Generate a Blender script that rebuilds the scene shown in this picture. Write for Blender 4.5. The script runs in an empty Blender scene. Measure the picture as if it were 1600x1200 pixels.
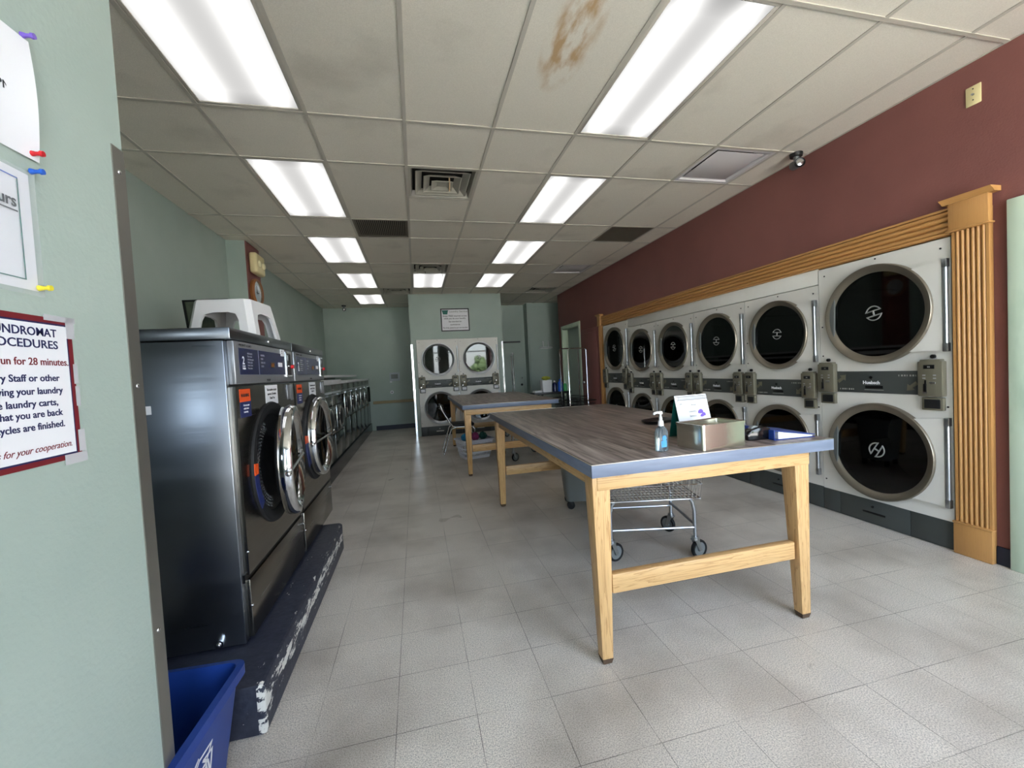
import bpy, bmesh, math, random
from mathutils import Vector, Matrix
random.seed(7)
S = bpy.context.scene
COL = S.collection
PI = math.pi
R = math.radians

# ---------------------------------------------------------------- camera
FPX = 643.73
cam = bpy.data.cameras.new('camera')
cam.sensor_width = 36.0
cam.lens = FPX / 1600 * 36
cam.clip_start = 0.02
cam_o = bpy.data.objects.new('camera', cam)
COL.objects.link(cam_o)
rx, ry, rz = -0.0352746, 0.0536474, -0.2274153
M3 = (Matrix.Rotation(rz, 3, 'Z') @ Matrix.Rotation(rx, 3, 'X') @ Matrix.Rotation(ry, 3, 'Y'))
cr, cf, cu = M3.col[0], M3.col[1], M3.col[2]
mw = Matrix((cr, cu, -cf)).transposed().to_4x4()
mw.translation = Vector((1.19345, -1.67665, 1.338))
cam_o.matrix_world = mw
S.camera = cam_o

# ---------------------------------------------------------------- world, sun, daylight portals, exposure
w = bpy.data.worlds.new('sky')
S.world = w
w.use_nodes = True
wn = w.node_tree.nodes
bg = wn['Background']
sky = wn.new('ShaderNodeTexSky')
sky.sky_type = 'NISHITA'
sky.sun_disc = False
sky.sun_elevation = R(52)
sky.sun_rotation = R(0)
sky.air_density = 1.0
sky.dust_density = 1.6
sky.ozone_density = 1.0
hz = wn.new('ShaderNodeMix')                  # constant pale tint mixed in to weaken the sky's blue
hz.data_type = 'RGBA'
hz.inputs[0].default_value = 0.62
hz.inputs[7].default_value = (2.95, 3.2, 3.55, 1)
w.node_tree.links.new(sky.outputs[0], hz.inputs[6])
w.node_tree.links.new(hz.outputs[2], bg.inputs[0])
bg.inputs[1].default_value = 1.0

sun = bpy.data.lights.new('sun', 'SUN')
sun.energy = 34
sun.angle = R(0.6)
sun.color = (1.0, 0.98, 0.94)
so = bpy.data.objects.new('sun', sun)
so.rotation_euler = (R(-36), 0, R(12))
so.location = (2, 12, 14)
COL.objects.link(so)

WIN = [(-0.40, 0.02, 1.48, 2.0), (0.86, 1.42, 0.30, 2.85), (1.98, 2.26, 0.12, 2.85), (2.66, 4.48, 0.30, 2.95)]
for x0, x1, z0, z1 in WIN:
    pl = bpy.data.lights.new('daylight_portal', 'AREA')
    pl.shape = 'RECTANGLE'
    pl.size, pl.size_y = x1 - x0, z1 - z0
    pl.cycles.is_portal = True
    po = bpy.data.objects.new('daylight_portal', pl)
    po.location = ((x0 + x1) / 2, -2.72, (z0 + z1) / 2)
    po.rotation_euler = (R(90), 0, 0)          # shines towards +Y, into the room
    COL.objects.link(po)

S.view_settings.view_transform = 'Standard'
S.view_settings.look = 'None'
S.view_settings.gamma = 1
S.view_settings.use_curve_mapping = False
S.view_settings.exposure = 1.72
S.cycles.max_bounces = 10
S.cycles.diffuse_bounces = 6
S.cycles.glossy_bounces = 5
S.cycles.transmission_bounces = 6
S.cycles.transparent_max_bounces = 8
S.cycles.caustics_reflective = False
S.cycles.caustics_refractive = False
S.cycles.sample_clamp_indirect = 4.0
LAMP = 0.58                                   # radiance of a fluorescent lens

# ---------------------------------------------------------------- helpers: colour, materials
def lin(c):
    return tuple(((v / 255) / 12.92 if v <= 10 else (((v / 255) + .055) / 1.055) ** 2.4) for v in c)

def mat(name, rgb, rough=.5, metal=0., spec=.5, noise=None, bump=None, coat=0., alpha=1., trans=0., ior=1.45):
    """noise=(scale xyz, detail, dark rgb or factor, lo, hi); bump=(scale xyz, strength, distance)"""
    m = bpy.data.materials.new(name)
    m.use_nodes = True
    nt = m.node_tree
    b = nt.nodes['Principled BSDF']
    c = lin(rgb)
    b.inputs['Base Color'].default_value = (*c, 1)
    b.inputs['Roughness'].default_value = rough
    b.inputs['Metallic'].default_value = metal
    b.inputs['Specular IOR Level'].default_value = spec
    b.inputs['Coat Weight'].default_value = coat
    b.inputs['Coat Roughness'].default_value = .06
    b.inputs['Alpha'].default_value = alpha
    b.inputs['Transmission Weight'].default_value = trans
    b.inputs['IOR'].default_value = ior
    def tex(scale, detail):
        tc = nt.nodes.new('ShaderNodeTexCoord')
        mp = nt.nodes.new('ShaderNodeMapping')
        mp.inputs['Scale'].default_value = scale
        n = nt.nodes.new('ShaderNodeTexNoise')
        n.inputs['Scale'].default_value = 1
        n.inputs['Detail'].default_value = detail
        nt.links.new(tc.outputs['Object'], mp.inputs[0])
        nt.links.new(mp.outputs[0], n.inputs[0])
        return n
    if noise:
        sc, det, d2, lo, hi = noise
        n = tex(sc, det)
        rp = nt.nodes.new('ShaderNodeValToRGB')
        rp.color_ramp.elements[0].position = lo
        rp.color_ramp.elements[1].position = hi
        dc = lin(d2) if isinstance(d2, tuple) else tuple(v * d2 for v in c)
        rp.color_ramp.elements[0].color = (*dc, 1)
        rp.color_ramp.elements[1].color = (*c, 1)
        nt.links.new(n.outputs[0], rp.inputs[0])
        nt.links.new(rp.outputs[0], b.inputs['Base Color'])
    if bump:
        sc, st, ds = bump
        n = tex(sc, 3)
        bp = nt.nodes.new('ShaderNodeBump')
        bp.inputs['Strength'].default_value = st
        bp.inputs['Distance'].default_value = ds
        nt.links.new(n.outputs[0], bp.inputs['Height'])
        nt.links.new(bp.outputs[0], b.inputs['Normal'])
    return m

def emit(name, rgb, strength):
    m = bpy.data.materials.new(name)
    m.use_nodes = True
    nt = m.node_tree
    nt.nodes.clear()
    e = nt.nodes.new('ShaderNodeEmission')
    e.inputs[0].default_value = (*lin(rgb), 1)
    e.inputs[1].default_value = strength
    o = nt.nodes.new('ShaderNodeOutputMaterial')
    nt.links.new(e.outputs[0], o.inputs[0])
    return m

def math_node(nt, op, a, b=None, c=None):
    n = nt.nodes.new('ShaderNodeMath')
    n.operation = op
    for i, v in enumerate((a, b, c)):
        if v is None:
            continue
        if isinstance(v, (int, float)):
            n.inputs[i].default_value = v
        else:
            nt.links.new(v, n.inputs[i])
    return n.outputs[0]

def mixc(nt, f, a, b):
    n = nt.nodes.new('ShaderNodeMix')
    n.data_type = 'RGBA'
    for i, v in ((0, f), (6, a), (7, b)):
        if isinstance(v, (int, float)):
            n.inputs[i].default_value = v
        elif isinstance(v, tuple):
            n.inputs[i].default_value = (*v, 1)
        else:
            nt.links.new(v, n.inputs[i])
    return n.outputs[2]

def floor_material():
    m = bpy.data.materials.new('vinyl_floor_tiles')
    m.use_nodes = True
    nt = m.node_tree
    b = nt.nodes['Principled BSDF']
    g = nt.nodes.new('ShaderNodeNewGeometry')
    sp = nt.nodes.new('ShaderNodeSeparateXYZ')
    nt.links.new(g.outputs['Position'], sp.inputs[0])
    T = .3048
    tx = math_node(nt, 'DIVIDE', math_node(nt, 'SUBTRACT', sp.outputs[0], .1273), T)
    ty = math_node(nt, 'DIVIDE', math_node(nt, 'SUBTRACT', sp.outputs[1], .1955), T)
    def edge(t):
        f = math_node(nt, 'FRACT', t)
        d = math_node(nt, 'MINIMUM', f, math_node(nt, 'SUBTRACT', 1.0, f))
        return d
    wob = nt.nodes.new('ShaderNodeTexNoise')
    wob.inputs['Scale'].default_value = 3.2
    wob.inputs['Detail'].default_value = 2
    nt.links.new(g.outputs['Position'], wob.inputs[0])
    d = math_node(nt, 'MINIMUM', edge(tx), edge(ty))
    seam = math_node(nt, 'LESS_THAN', d, .0042)
    sf = math_node(nt, 'MULTIPLY', seam, math_node(nt, 'MULTIPLY_ADD', wob.outputs[0], 2.6, -.75))
    sf = math_node(nt, 'MAXIMUM', 0.0, math_node(nt, 'MINIMUM', .8, sf))
    # per tile tint
    cx = nt.nodes.new('ShaderNodeCombineXYZ')
    nt.links.new(math_node(nt, 'FLOOR', tx), cx.inputs[0])
    nt.links.new(math_node(nt, 'FLOOR', ty), cx.inputs[1])
    wn_ = nt.nodes.new('ShaderNodeTexWhiteNoise')
    nt.links.new(cx.outputs[0], wn_.inputs[0])
    # speckles
    n1 = nt.nodes.new('ShaderNodeTexNoise')
    n1.inputs['Scale'].default_value = 210
    n1.inputs['Detail'].default_value = 3
    n1.inputs['Roughness'].default_value = .75
    nt.links.new(g.outputs['Position'], n1.inputs[0])
    r1 = nt.nodes.new('ShaderNodeValToRGB')
    e = r1.color_ramp.elements
    e[0].position, e[0].color = .36, (*lin((150, 147, 142)), 1)
    e[1].position, e[1].color = .58, (*lin((238, 230, 219)), 1)
    nt.links.new(n1.outputs[0], r1.inputs[0])
    # grime
    n2 = nt.nodes.new('ShaderNodeTexNoise')
    n2.inputs['Scale'].default_value = 1.7
    n2.inputs['Detail'].default_value = 6
    nt.links.new(g.outputs['Position'], n2.inputs[0])
    gf = math_node(nt, 'MULTIPLY', math_node(nt, 'MAXIMUM', math_node(nt, 'SUBTRACT', n2.outputs[0], .44), 0.), 2.1)
    c1 = mixc(nt, math_node(nt, 'MULTIPLY', wn_.outputs[0], .16), r1.outputs[0], lin((172, 166, 158)))
    c2 = mixc(nt, gf, c1, lin((126, 116, 104)))
    c3 = mixc(nt, sf, c2, lin((52, 48, 45)))
    nt.links.new(c3, b.inputs['Base Color'])
    rr = math_node(nt, 'MULTIPLY_ADD', n2.outputs[0], .25, .2)
    nt.links.new(rr, b.inputs['Roughness'])
    b.inputs['Specular IOR Level'].default_value = .5
    return m

def oak_material(name, axis, base=(218, 177, 122), dark=(168, 120, 68)):
    m = bpy.data.materials.new(name)
    m.use_nodes = True
    nt = m.node_tree
    b = nt.nodes['Principled BSDF']
    tc = nt.nodes.new('ShaderNodeTexCoord')
    mp = nt.nodes.new('ShaderNodeMapping')
    s = [42, 42, 42]
    s['xyz'.index(axis)] = 2.0
    mp.inputs['Scale'].default_value = s
    nt.links.new(tc.outputs['Object'], mp.inputs[0])
    n = nt.nodes.new('ShaderNodeTexNoise')
    n.inputs['Scale'].default_value = 1
    n.inputs['Detail'].default_value = 5
    n.inputs['Distortion'].default_value = .9
    nt.links.new(mp.outputs[0], n.inputs[0])
    f = math_node(nt, 'FRACT', math_node(nt, 'MULTIPLY', n.outputs[0], 6.0))
    rp = nt.nodes.new('ShaderNodeValToRGB')
    e = rp.color_ramp.elements
    e[0].position, e[0].color = 0., (*lin(dark), 1)
    e[1].position, e[1].color = .42, (*lin(base), 1)
    x = e.new(.97); x.color = (*lin(base), 1)
    nt.links.new(f, rp.inputs[0])
    n2 = nt.nodes.new('ShaderNodeTexNoise')
    n2.inputs['Scale'].default_value = .35
    n2.inputs['Detail'].default_value = 2
    nt.links.new(mp.outputs[0], n2.inputs[0])
    c = mixc(nt, math_node(nt, 'MULTIPLY', n2.outputs[0], .6), rp.outputs[0], lin(tuple(int(v * .93) for v in base)))
    nt.links.new(c, b.inputs['Base Color'])
    b.inputs['Roughness'].default_value = .38
    return m

def plank_material():
    m = bpy.data.materials.new('grey_wood_laminate')
    m.use_nodes = True
    nt = m.node_tree
    b = nt.nodes['Principled BSDF']
    tc = nt.nodes.new('ShaderNodeTexCoord')
    sp = nt.nodes.new('ShaderNodeSeparateXYZ')
    nt.links.new(tc.outputs['Object'], sp.inputs[0])
    row = math_node(nt, 'FLOOR', math_node(nt, 'DIVIDE', sp.outputs[0], .152))
    off = math_node(nt, 'FRACT', math_node(nt, 'MULTIPLY', row, .377))
    seg = math_node(nt, 'FLOOR', math_node(nt, 'ADD', math_node(nt, 'DIVIDE', sp.outputs[1], .92), off))
    cx = nt.nodes.new('ShaderNodeCombineXYZ')
    nt.links.new(row, cx.inputs[0])
    nt.links.new(seg, cx.inputs[1])
    wn_ = nt.nodes.new('ShaderNodeTexWhiteNoise')
    nt.links.new(cx.outputs[0], wn_.inputs[0])
    mp = nt.nodes.new('ShaderNodeMapping')
    mp.inputs['Scale'].default_value = (34, 2.2, 5)
    nt.links.new(tc.outputs['Object'], mp.inputs[0])
    ad = nt.nodes.new('ShaderNodeVectorMath')
    ad.operation = 'ADD'
    sc = nt.nodes.new('ShaderNodeVectorMath')
    sc.operation = 'SCALE'
    sc.inputs['Scale'].default_value = 19
    nt.links.new(wn_.outputs['Color'], sc.inputs[0])
    nt.links.new(mp.outputs[0], ad.inputs[0])
    nt.links.new(sc.outputs[0], ad.inputs[1])
    n = nt.nodes.new('ShaderNodeTexNoise')
    n.inputs['Scale'].default_value = 1
    n.inputs['Detail'].default_value = 6
    n.inputs['Distortion'].default_value = .6
    nt.links.new(ad.outputs[0], n.inputs[0])
    rp = nt.nodes.new('ShaderNodeValToRGB')
    e = rp.color_ramp.elements
    e[0].position, e[0].color = .3, (*lin((62, 50, 44)), 1)
    e[1].position, e[1].color = .72, (*lin((176, 160, 150)), 1)
    nt.links.new(n.outputs[0], rp.inputs[0])
    c = mixc(nt, math_node(nt, 'MULTIPLY', wn_.outputs[0], .4), rp.outputs[0], lin((96, 84, 78)))
    fx = math_node(nt, 'FRACT', math_node(nt, 'DIVIDE', sp.outputs[0], .152))
    ln = math_node(nt, 'LESS_THAN', fx, .016)
    c = mixc(nt, math_node(nt, 'MULTIPLY', ln, .5), c, lin((40, 32, 28)))
    nt.links.new(c, b.inputs['Base Color'])
    b.inputs['Roughness'].default_value = .34
    b.inputs['Specular IOR Level'].default_value = .45
    return m

def steel_material(name, rgb, rough=.3, stretch=(2, 2, 240), wave=.02):
    m = mat(name, rgb, rough, 1.0)
    nt = m.node_tree
    b = nt.nodes['Principled BSDF']
    tc = nt.nodes.new('ShaderNodeTexCoord')
    mp = nt.nodes.new('ShaderNodeMapping')
    mp.inputs['Scale'].default_value = stretch
    n = nt.nodes.new('ShaderNodeTexNoise')
    n.inputs['Scale'].default_value = 1
    n.inputs['Detail'].default_value = 4
    nt.links.new(tc.outputs['Object'], mp.inputs[0])
    nt.links.new(mp.outputs[0], n.inputs[0])
    nt.links.new(math_node(nt, 'MULTIPLY_ADD', n.outputs[0], .18, rough - .09), b.inputs['Roughness'])
    bp = nt.nodes.new('ShaderNodeBump')
    bp.inputs['Strength'].default_value = wave * 4
    bp.inputs['Distance'].default_value = .002 if wave < .03 else .008
    nt.links.new(n.outputs[0], bp.inputs['Height'])
    nt.links.new(bp.outputs[0], b.inputs['Normal'])
    return m

def pane_material(name, tint, gloss=.03):
    m = bpy.data.materials.new(name)
    m.use_nodes = True
    nt = m.node_tree
    nt.nodes.clear()
    t = nt.nodes.new('ShaderNodeBsdfTransparent')
    t.inputs[0].default_value = (*tint, 1)
    g = nt.nodes.new('ShaderNodeBsdfGlossy')
    g.inputs['Roughness'].default_value = gloss
    g.inputs['Color'].default_value = (1, 1, 1, 1)
    fr = nt.nodes.new('ShaderNodeFresnel')
    fr.inputs[0].default_value = 1.52
    mx = nt.nodes.new('ShaderNodeMixShader')
    o = nt.nodes.new('ShaderNodeOutputMaterial')
    ge = nt.nodes.new('ShaderNodeNewGeometry')     # one reflection per pane: the inner face only transmits
    nt.links.new(math_node(nt, 'MULTIPLY', fr.outputs[0], math_node(nt, 'SUBTRACT', 1.0, ge.outputs['Backfacing'])), mx.inputs[0])
    nt.links.new(t.outputs[0], mx.inputs[1])
    nt.links.new(g.outputs[0], mx.inputs[2])
    nt.links.new(mx.outputs[0], o.inputs[0])
    return m

def lens_material():
    m = bpy.data.materials.new('fluorescent_lens')
    m.use_nodes = True
    nt = m.node_tree
    nt.nodes.clear()
    tc = nt.nodes.new('ShaderNodeTexCoord')
    sp = nt.nodes.new('ShaderNodeSeparateXYZ')
    nt.links.new(tc.outputs['Object'], sp.inputs[0])
    ax = math_node(nt, 'ABSOLUTE', sp.outputs[0])
    d = math_node(nt, 'ABSOLUTE', math_node(nt, 'SUBTRACT', ax, .17))
    tube = math_node(nt, 'POWER', math_node(nt, 'MAXIMUM', 0., math_node(nt, 'SUBTRACT', 1.0, math_node(nt, 'DIVIDE', d, .17))), 2.6)
    ay = math_node(nt, 'ABSOLUTE', sp.outputs[1])
    endf = math_node(nt, 'MINIMUM', 1.0, math_node(nt, 'MULTIPLY', math_node(nt, 'SUBTRACT', .60, ay), 7.0))
    v = math_node(nt, 'MULTIPLY_ADD', tube, .95, .36)
    v = math_node(nt, 'MULTIPLY', v, math_node(nt, 'MULTIPLY_ADD', endf, .4, .6))
    e = nt.nodes.new('ShaderNodeEmission')
    e.inputs[0].default_value = (1, .99, .97, 1)
    nt.links.new(math_node(nt, 'MULTIPLY', v, LAMP), e.inputs[1])
    o = nt.nodes.new('ShaderNodeOutputMaterial')
    nt.links.new(e.outputs[0], o.inputs[0])
    return m

def chipped_paint():
    m = bpy.data.materials.new('chipped_navy_paint')
    m.use_nodes = True
    nt = m.node_tree
    b = nt.nodes['Principled BSDF']
    g = nt.nodes.new('ShaderNodeNewGeometry')
    sp = nt.nodes.new('ShaderNodeSeparateXYZ')
    nt.links.new(g.outputs['Position'], sp.inputs[0])
    mp = nt.nodes.new('ShaderNodeMapping')
    mp.inputs['Scale'].default_value = (30, 9, 34)
    nt.links.new(g.outputs['Position'], mp.inputs[0])
    n = nt.nodes.new('ShaderNodeTexNoise')
    n.inputs['Scale'].default_value = 1
    n.inputs['Detail'].default_value = 7
    n.inputs['Roughness'].default_value = .72
    nt.links.new(mp.outputs[0], n.inputs[0])
    # chips gather along the worn front edge of the step
    zf = math_node(nt, 'MAXIMUM', 0., math_node(nt, 'SUBTRACT', 1.0, math_node(nt, 'DIVIDE', math_node(nt, 'ABSOLUTE', math_node(nt, 'SUBTRACT', sp.outputs[2], .125)), .085)))
    xf = math_node(nt, 'GREATER_THAN', sp.outputs[0], .548)
    yc = math_node(nt, 'MULTIPLY', math_node(nt, 'LESS_THAN', sp.outputs[1], .05), math_node(nt, 'GREATER_THAN', sp.outputs[0], .535))
    k = math_node(nt, 'MAXIMUM', math_node(nt, 'MULTIPLY', zf, xf), math_node(nt, 'MULTIPLY', yc, .85))
    chip = math_node(nt, 'GREATER_THAN', math_node(nt, 'MULTIPLY_ADD', k, .19, n.outputs[0]), .66)
    n2 = nt.nodes.new('ShaderNodeTexNoise')
    n2.inputs['Scale'].default_value = 38
    n2.inputs['Detail'].default_value = 5
    nt.links.new(g.outputs['Position'], n2.inputs[0])
    c = mixc(nt, n2.outputs[0], lin((20, 24, 40)), lin((56, 60, 74)))
    c = mixc(nt, chip, c, lin((214, 212, 204)))
    nt.links.new(c, b.inputs['Base Color'])
    b.inputs['Roughness'].default_value = .45
    bp = nt.nodes.new('ShaderNodeBump')
    bp.inputs['Strength'].default_value = .4
    bp.inputs['Distance'].default_value = .006
    nt.links.new(n2.outputs[0], bp.inputs['Height'])
    nt.links.new(bp.outputs[0], b.inputs['Normal'])
    return m

def stain_tile_material():
    m = bpy.data.materials.new('ceiling_tile')
    m.use_nodes = True
    nt = m.node_tree
    b = nt.nodes['Principled BSDF']
    g = nt.nodes.new('ShaderNodeNewGeometry')
    sp = nt.nodes.new('ShaderNodeSeparateXYZ')
    nt.links.new(g.outputs['Position'], sp.inputs[0])
    n0 = nt.nodes.new('ShaderNodeTexNoise')
    n0.inputs['Scale'].default_value = 190
    n0.inputs['Detail'].default_value = 3
    nt.links.new(g.outputs['Position'], n0.inputs[0])
    base = mixc(nt, n0.outputs[0], lin((206, 199, 185)), lin((236, 230, 217)))
    mp = nt.nodes.new('ShaderNodeMapping')
    mp.inputs['Scale'].default_value = (15, 5, 1)
    mp.inputs['Rotation'].default_value = (0, 0, R(-12))
    nt.links.new(g.outputs['Position'], mp.inputs[0])
    n = nt.nodes.new('ShaderNodeTexNoise')
    n.inputs['Scale'].default_value = 1
    n.inputs['Detail'].default_value = 5
    nt.links.new(mp.outputs[0], n.inputs[0])
    dx = math_node(nt, 'DIVIDE', math_node(nt, 'SUBTRACT', sp.outputs[0], 2.09), .15)
    dy = math_node(nt, 'DIVIDE', math_node(nt, 'SUBTRACT', sp.outputs[1], .40), .42)
    r2 = math_node(nt, 'ADD', math_node(nt, 'MULTIPLY', dx, dx), math_node(nt, 'MULTIPLY', dy, dy))
    k = math_node(nt, 'MAXIMUM', 0., math_node(nt, 'SUBTRACT', 1.0, r2))
    f = math_node(nt, 'MULTIPLY', math_node(nt, 'MULTIPLY', k, 1.5), math_node(nt, 'MAXIMUM', 0., math_node(nt, 'MULTIPLY_ADD', n.outputs[0], 3.2, -1.35)))
    f = math_node(nt, 'MINIMUM', .75, f)
    c = mixc(nt, f, base, lin((176, 132, 66)))
    # faint soot streaks
    n4 = nt.nodes.new('ShaderNodeTexNoise')
    n4.inputs['Scale'].default_value = 2.1
    n4.inputs['Detail'].default_value = 5
    nt.links.new(g.outputs['Position'], n4.inputs[0])
    c = mixc(nt, math_node(nt, 'MULTIPLY', math_node(nt, 'MAXIMUM', 0., math_node(nt, 'SUBTRACT', n4.outputs[0], .56)), 1.1), c, lin((120, 112, 100)))
    nt.links.new(c, b.inputs['Base Color'])
    b.inputs['Roughness'].default_value = .9
    b.inputs['Specular IOR Level'].default_value = .2
    bp = nt.nodes.new('ShaderNodeBump')
    bp.inputs['Strength'].default_value = .25
    bp.inputs['Distance'].default_value = .003
    nt.links.new(n0.outputs[0], bp.inputs['Height'])
    nt.links.new(bp.outputs[0], b.inputs['Normal'])
    return m

WB = ((90, 90, 90), .25, .004)
M = dict(
    floor=floor_material(), tile=stain_tile_material(), lens=lens_material(), plank=plank_material(), chip=chipped_paint(),
    green=mat('sage_green_paint', (168, 182, 174), .55, spec=.35, noise=((1.4, 1.4, 1.4), 4, (158, 173, 165), .35, .65), bump=WB),
    mint=mat('pale_mint_paint', (196, 212, 190), .4, noise=((9, 9, 3), 4, (178, 198, 176), .3, .5)),
    red=mat('maroon_paint', (133, 86, 80), .5, spec=.35, noise=((1.2, 1.2, 1.2), 4, (123, 79, 74), .35, .65), bump=WB),
    navy=mat('navy_vinyl', (30, 36, 52), .45),
    tbar=mat('painted_ceiling_grid', (188, 182, 170), .5),
    white=mat('white_enamel', (222, 220, 214), .38, noise=((3, 3, 3), 3, (212, 210, 202), .3, .7)),
    whitep=mat('white_plastic', (236, 236, 238), .42),
    charcoal=mat('charcoal_enamel', (66, 70, 68), .42),
    bronze=mat('bronze_grey_metal', (134, 126, 112), .36, .75, bump=((60, 60, 60), .04, .002)),
    gloss=mat('glossy_pale_panel', (226, 230, 238), .1, .5), glossblack=mat('glossy_black_plastic', (8, 8, 9), .1),
    handle=mat('mid_grey_handle', (92, 95, 93), .42), emblem=mat('faint_grey_print', (128, 128, 124), .5),
    taupe=mat('taupe_coin_box', (112, 108, 92), .42, .25),
    dark=mat('dark_plastic', (26, 26, 27), .4),
    black=mat('black_plastic', (12, 12, 13), .3),
    rubber=mat('black_rubber', (20, 20, 21), .7),
    chrome=mat('chrome', (226, 228, 230), .1, 1.0),
    satin=mat('satin_zinc', (178, 182, 186), .3, 1.0),
    steel=steel_material('brushed_steel', (150, 155, 162), .30, (.6, .6, 11), .05),
    steelv=steel_material('brushed_steel_front', (138, 134, 126), .24, (2, 2, 60)),
    guard=mat('dull_steel_guard', (150, 148, 142), .42, .85),
    steeld=mat('dark_polished_steel', (120, 124, 122), .16, 1.0),
    oakx=oak_material('oak_along_x', 'x'), oaky=oak_material('oak_along_y', 'y'), oakz=oak_material('oak_along_z', 'z'),
    trimz=oak_material('honey_oak_upright', 'z', (192, 142, 84), (184, 134, 78)), trimy=oak_material('honey_oak_level', 'y', (192, 142, 84), (184, 134, 78)),
    edge=mat('grey_blue_edge_laminate', (122, 132, 152), .4, noise=((5, 5, 40), 4, (106, 115, 134), .3, .7)),
    alu=mat('worn_aluminium', (206, 200, 186), .35, 1.0),
    pane=pane_material('tinted_dryer_glass', (.26, .26, .25)),
    clear=pane_material('clear_glass', (.9, .93, .94)),
    drum=mat('galvanised_drum', (70, 68, 64), .45, .8),
    wglass=pane_material('washer_glass', (.25, .26, .28)),
    blue=mat('recycling_blue_plastic', (28, 62, 140), .4, noise=((8, 8, 8), 3, (24, 54, 126), .3, .7)),
    ink=mat('navy_ink', (28, 32, 78), .6), maroon=mat('maroon_ink', (112, 26, 34), .6), blackink=mat('black_ink', (30, 30, 34), .6),
    paper=mat('white_paper', (232, 232, 236), .6), tape=mat('clear_tape', (222, 222, 226), .25, alpha=.55),
    sleeve=mat('clear_plastic_sleeve', (226, 230, 236), .2, alpha=.12),
    grey=mat('grey_text', (150, 150, 146), .5), orange=mat('orange_label', (226, 84, 32), .5), label=mat('navy_label', (36, 44, 92), .45),
    overlay=mat('navy_panel_overlay', (24, 30, 72), .22), silver=mat('silver_panel', (150, 152, 156), .3, .6),
    redp=mat('red_plastic', (196, 36, 44), .35), bluep=mat('blue_plastic', (36, 92, 190), .35), yellow=mat('yellow_plastic', (232, 214, 60), .35), purple=mat('purple_plastic', (118, 92, 190), .35),
    led=emit('amber_display', (255, 150, 30), .12), redled=emit('red_display', (255, 40, 30), .10),
    teal=mat('teal_card', (22, 104, 92), .5), tin=mat('tin_plate', (206, 202, 186), .2, .95, bump=((14, 14, 14), .12, .006)),
    binder=mat('blue_binder', (34, 62, 140), .3), gel=mat('clear_gel', (206, 226, 240), .05, trans=.9, ior=1.36), gelblue=mat('blue_label', (86, 160, 226), .3),
    cream=mat('cream_plastic', (226, 212, 160), .35), clockwood=mat('brown_clock_rim', (150, 98, 58), .35),
    greybin=mat('grey_plastic', (118, 122, 122), .5), basket=mat('white_basket_plastic', (226, 228, 236), .45),
    foam=mat('black_vinyl', (22, 22, 24), .5),
    asphalt=mat('pale_concrete_paving', (190, 188, 182), .9, noise=((.6, .6, .6), 5, (172, 170, 164), .3, .7)),
    leaf=mat('tree_leaves', (88, 108, 66), .7, noise=((6, 6, 6), 3, (56, 76, 46), .3, .7)), bark=mat('tree_bark', (84, 66, 50), .8),
    inner=mat('raw_board', (120, 116, 108), .8),
    cblue=mat('turquoise_cloth', (36, 120, 158), .9), cpink=mat('plum_cloth', (138, 54, 96), .9), cgreen=mat('dark_green_cloth', (34, 76, 66), .9), cgrey=mat('grey_green_cloth', (110, 124, 120), .9),
    olive=mat('dull_olive_print', (96, 104, 84), .35, noise=((5, 5, 5), 4, (58, 66, 56), .4, .6)),
    vent=mat('grey_vent_metal', (176, 172, 158), .4), ventback=mat('dark_vent_backing', (34, 31, 28), .9), grille=mat('brown_grey_grille', (112, 104, 92), .6),  # ventback: near-black sheet closing the back of each vent
    hemp=mat('beige_cord', (206, 178, 140), .8), frost=mat('white_sheet_metal', (208, 204, 204), .45),
)

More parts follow.
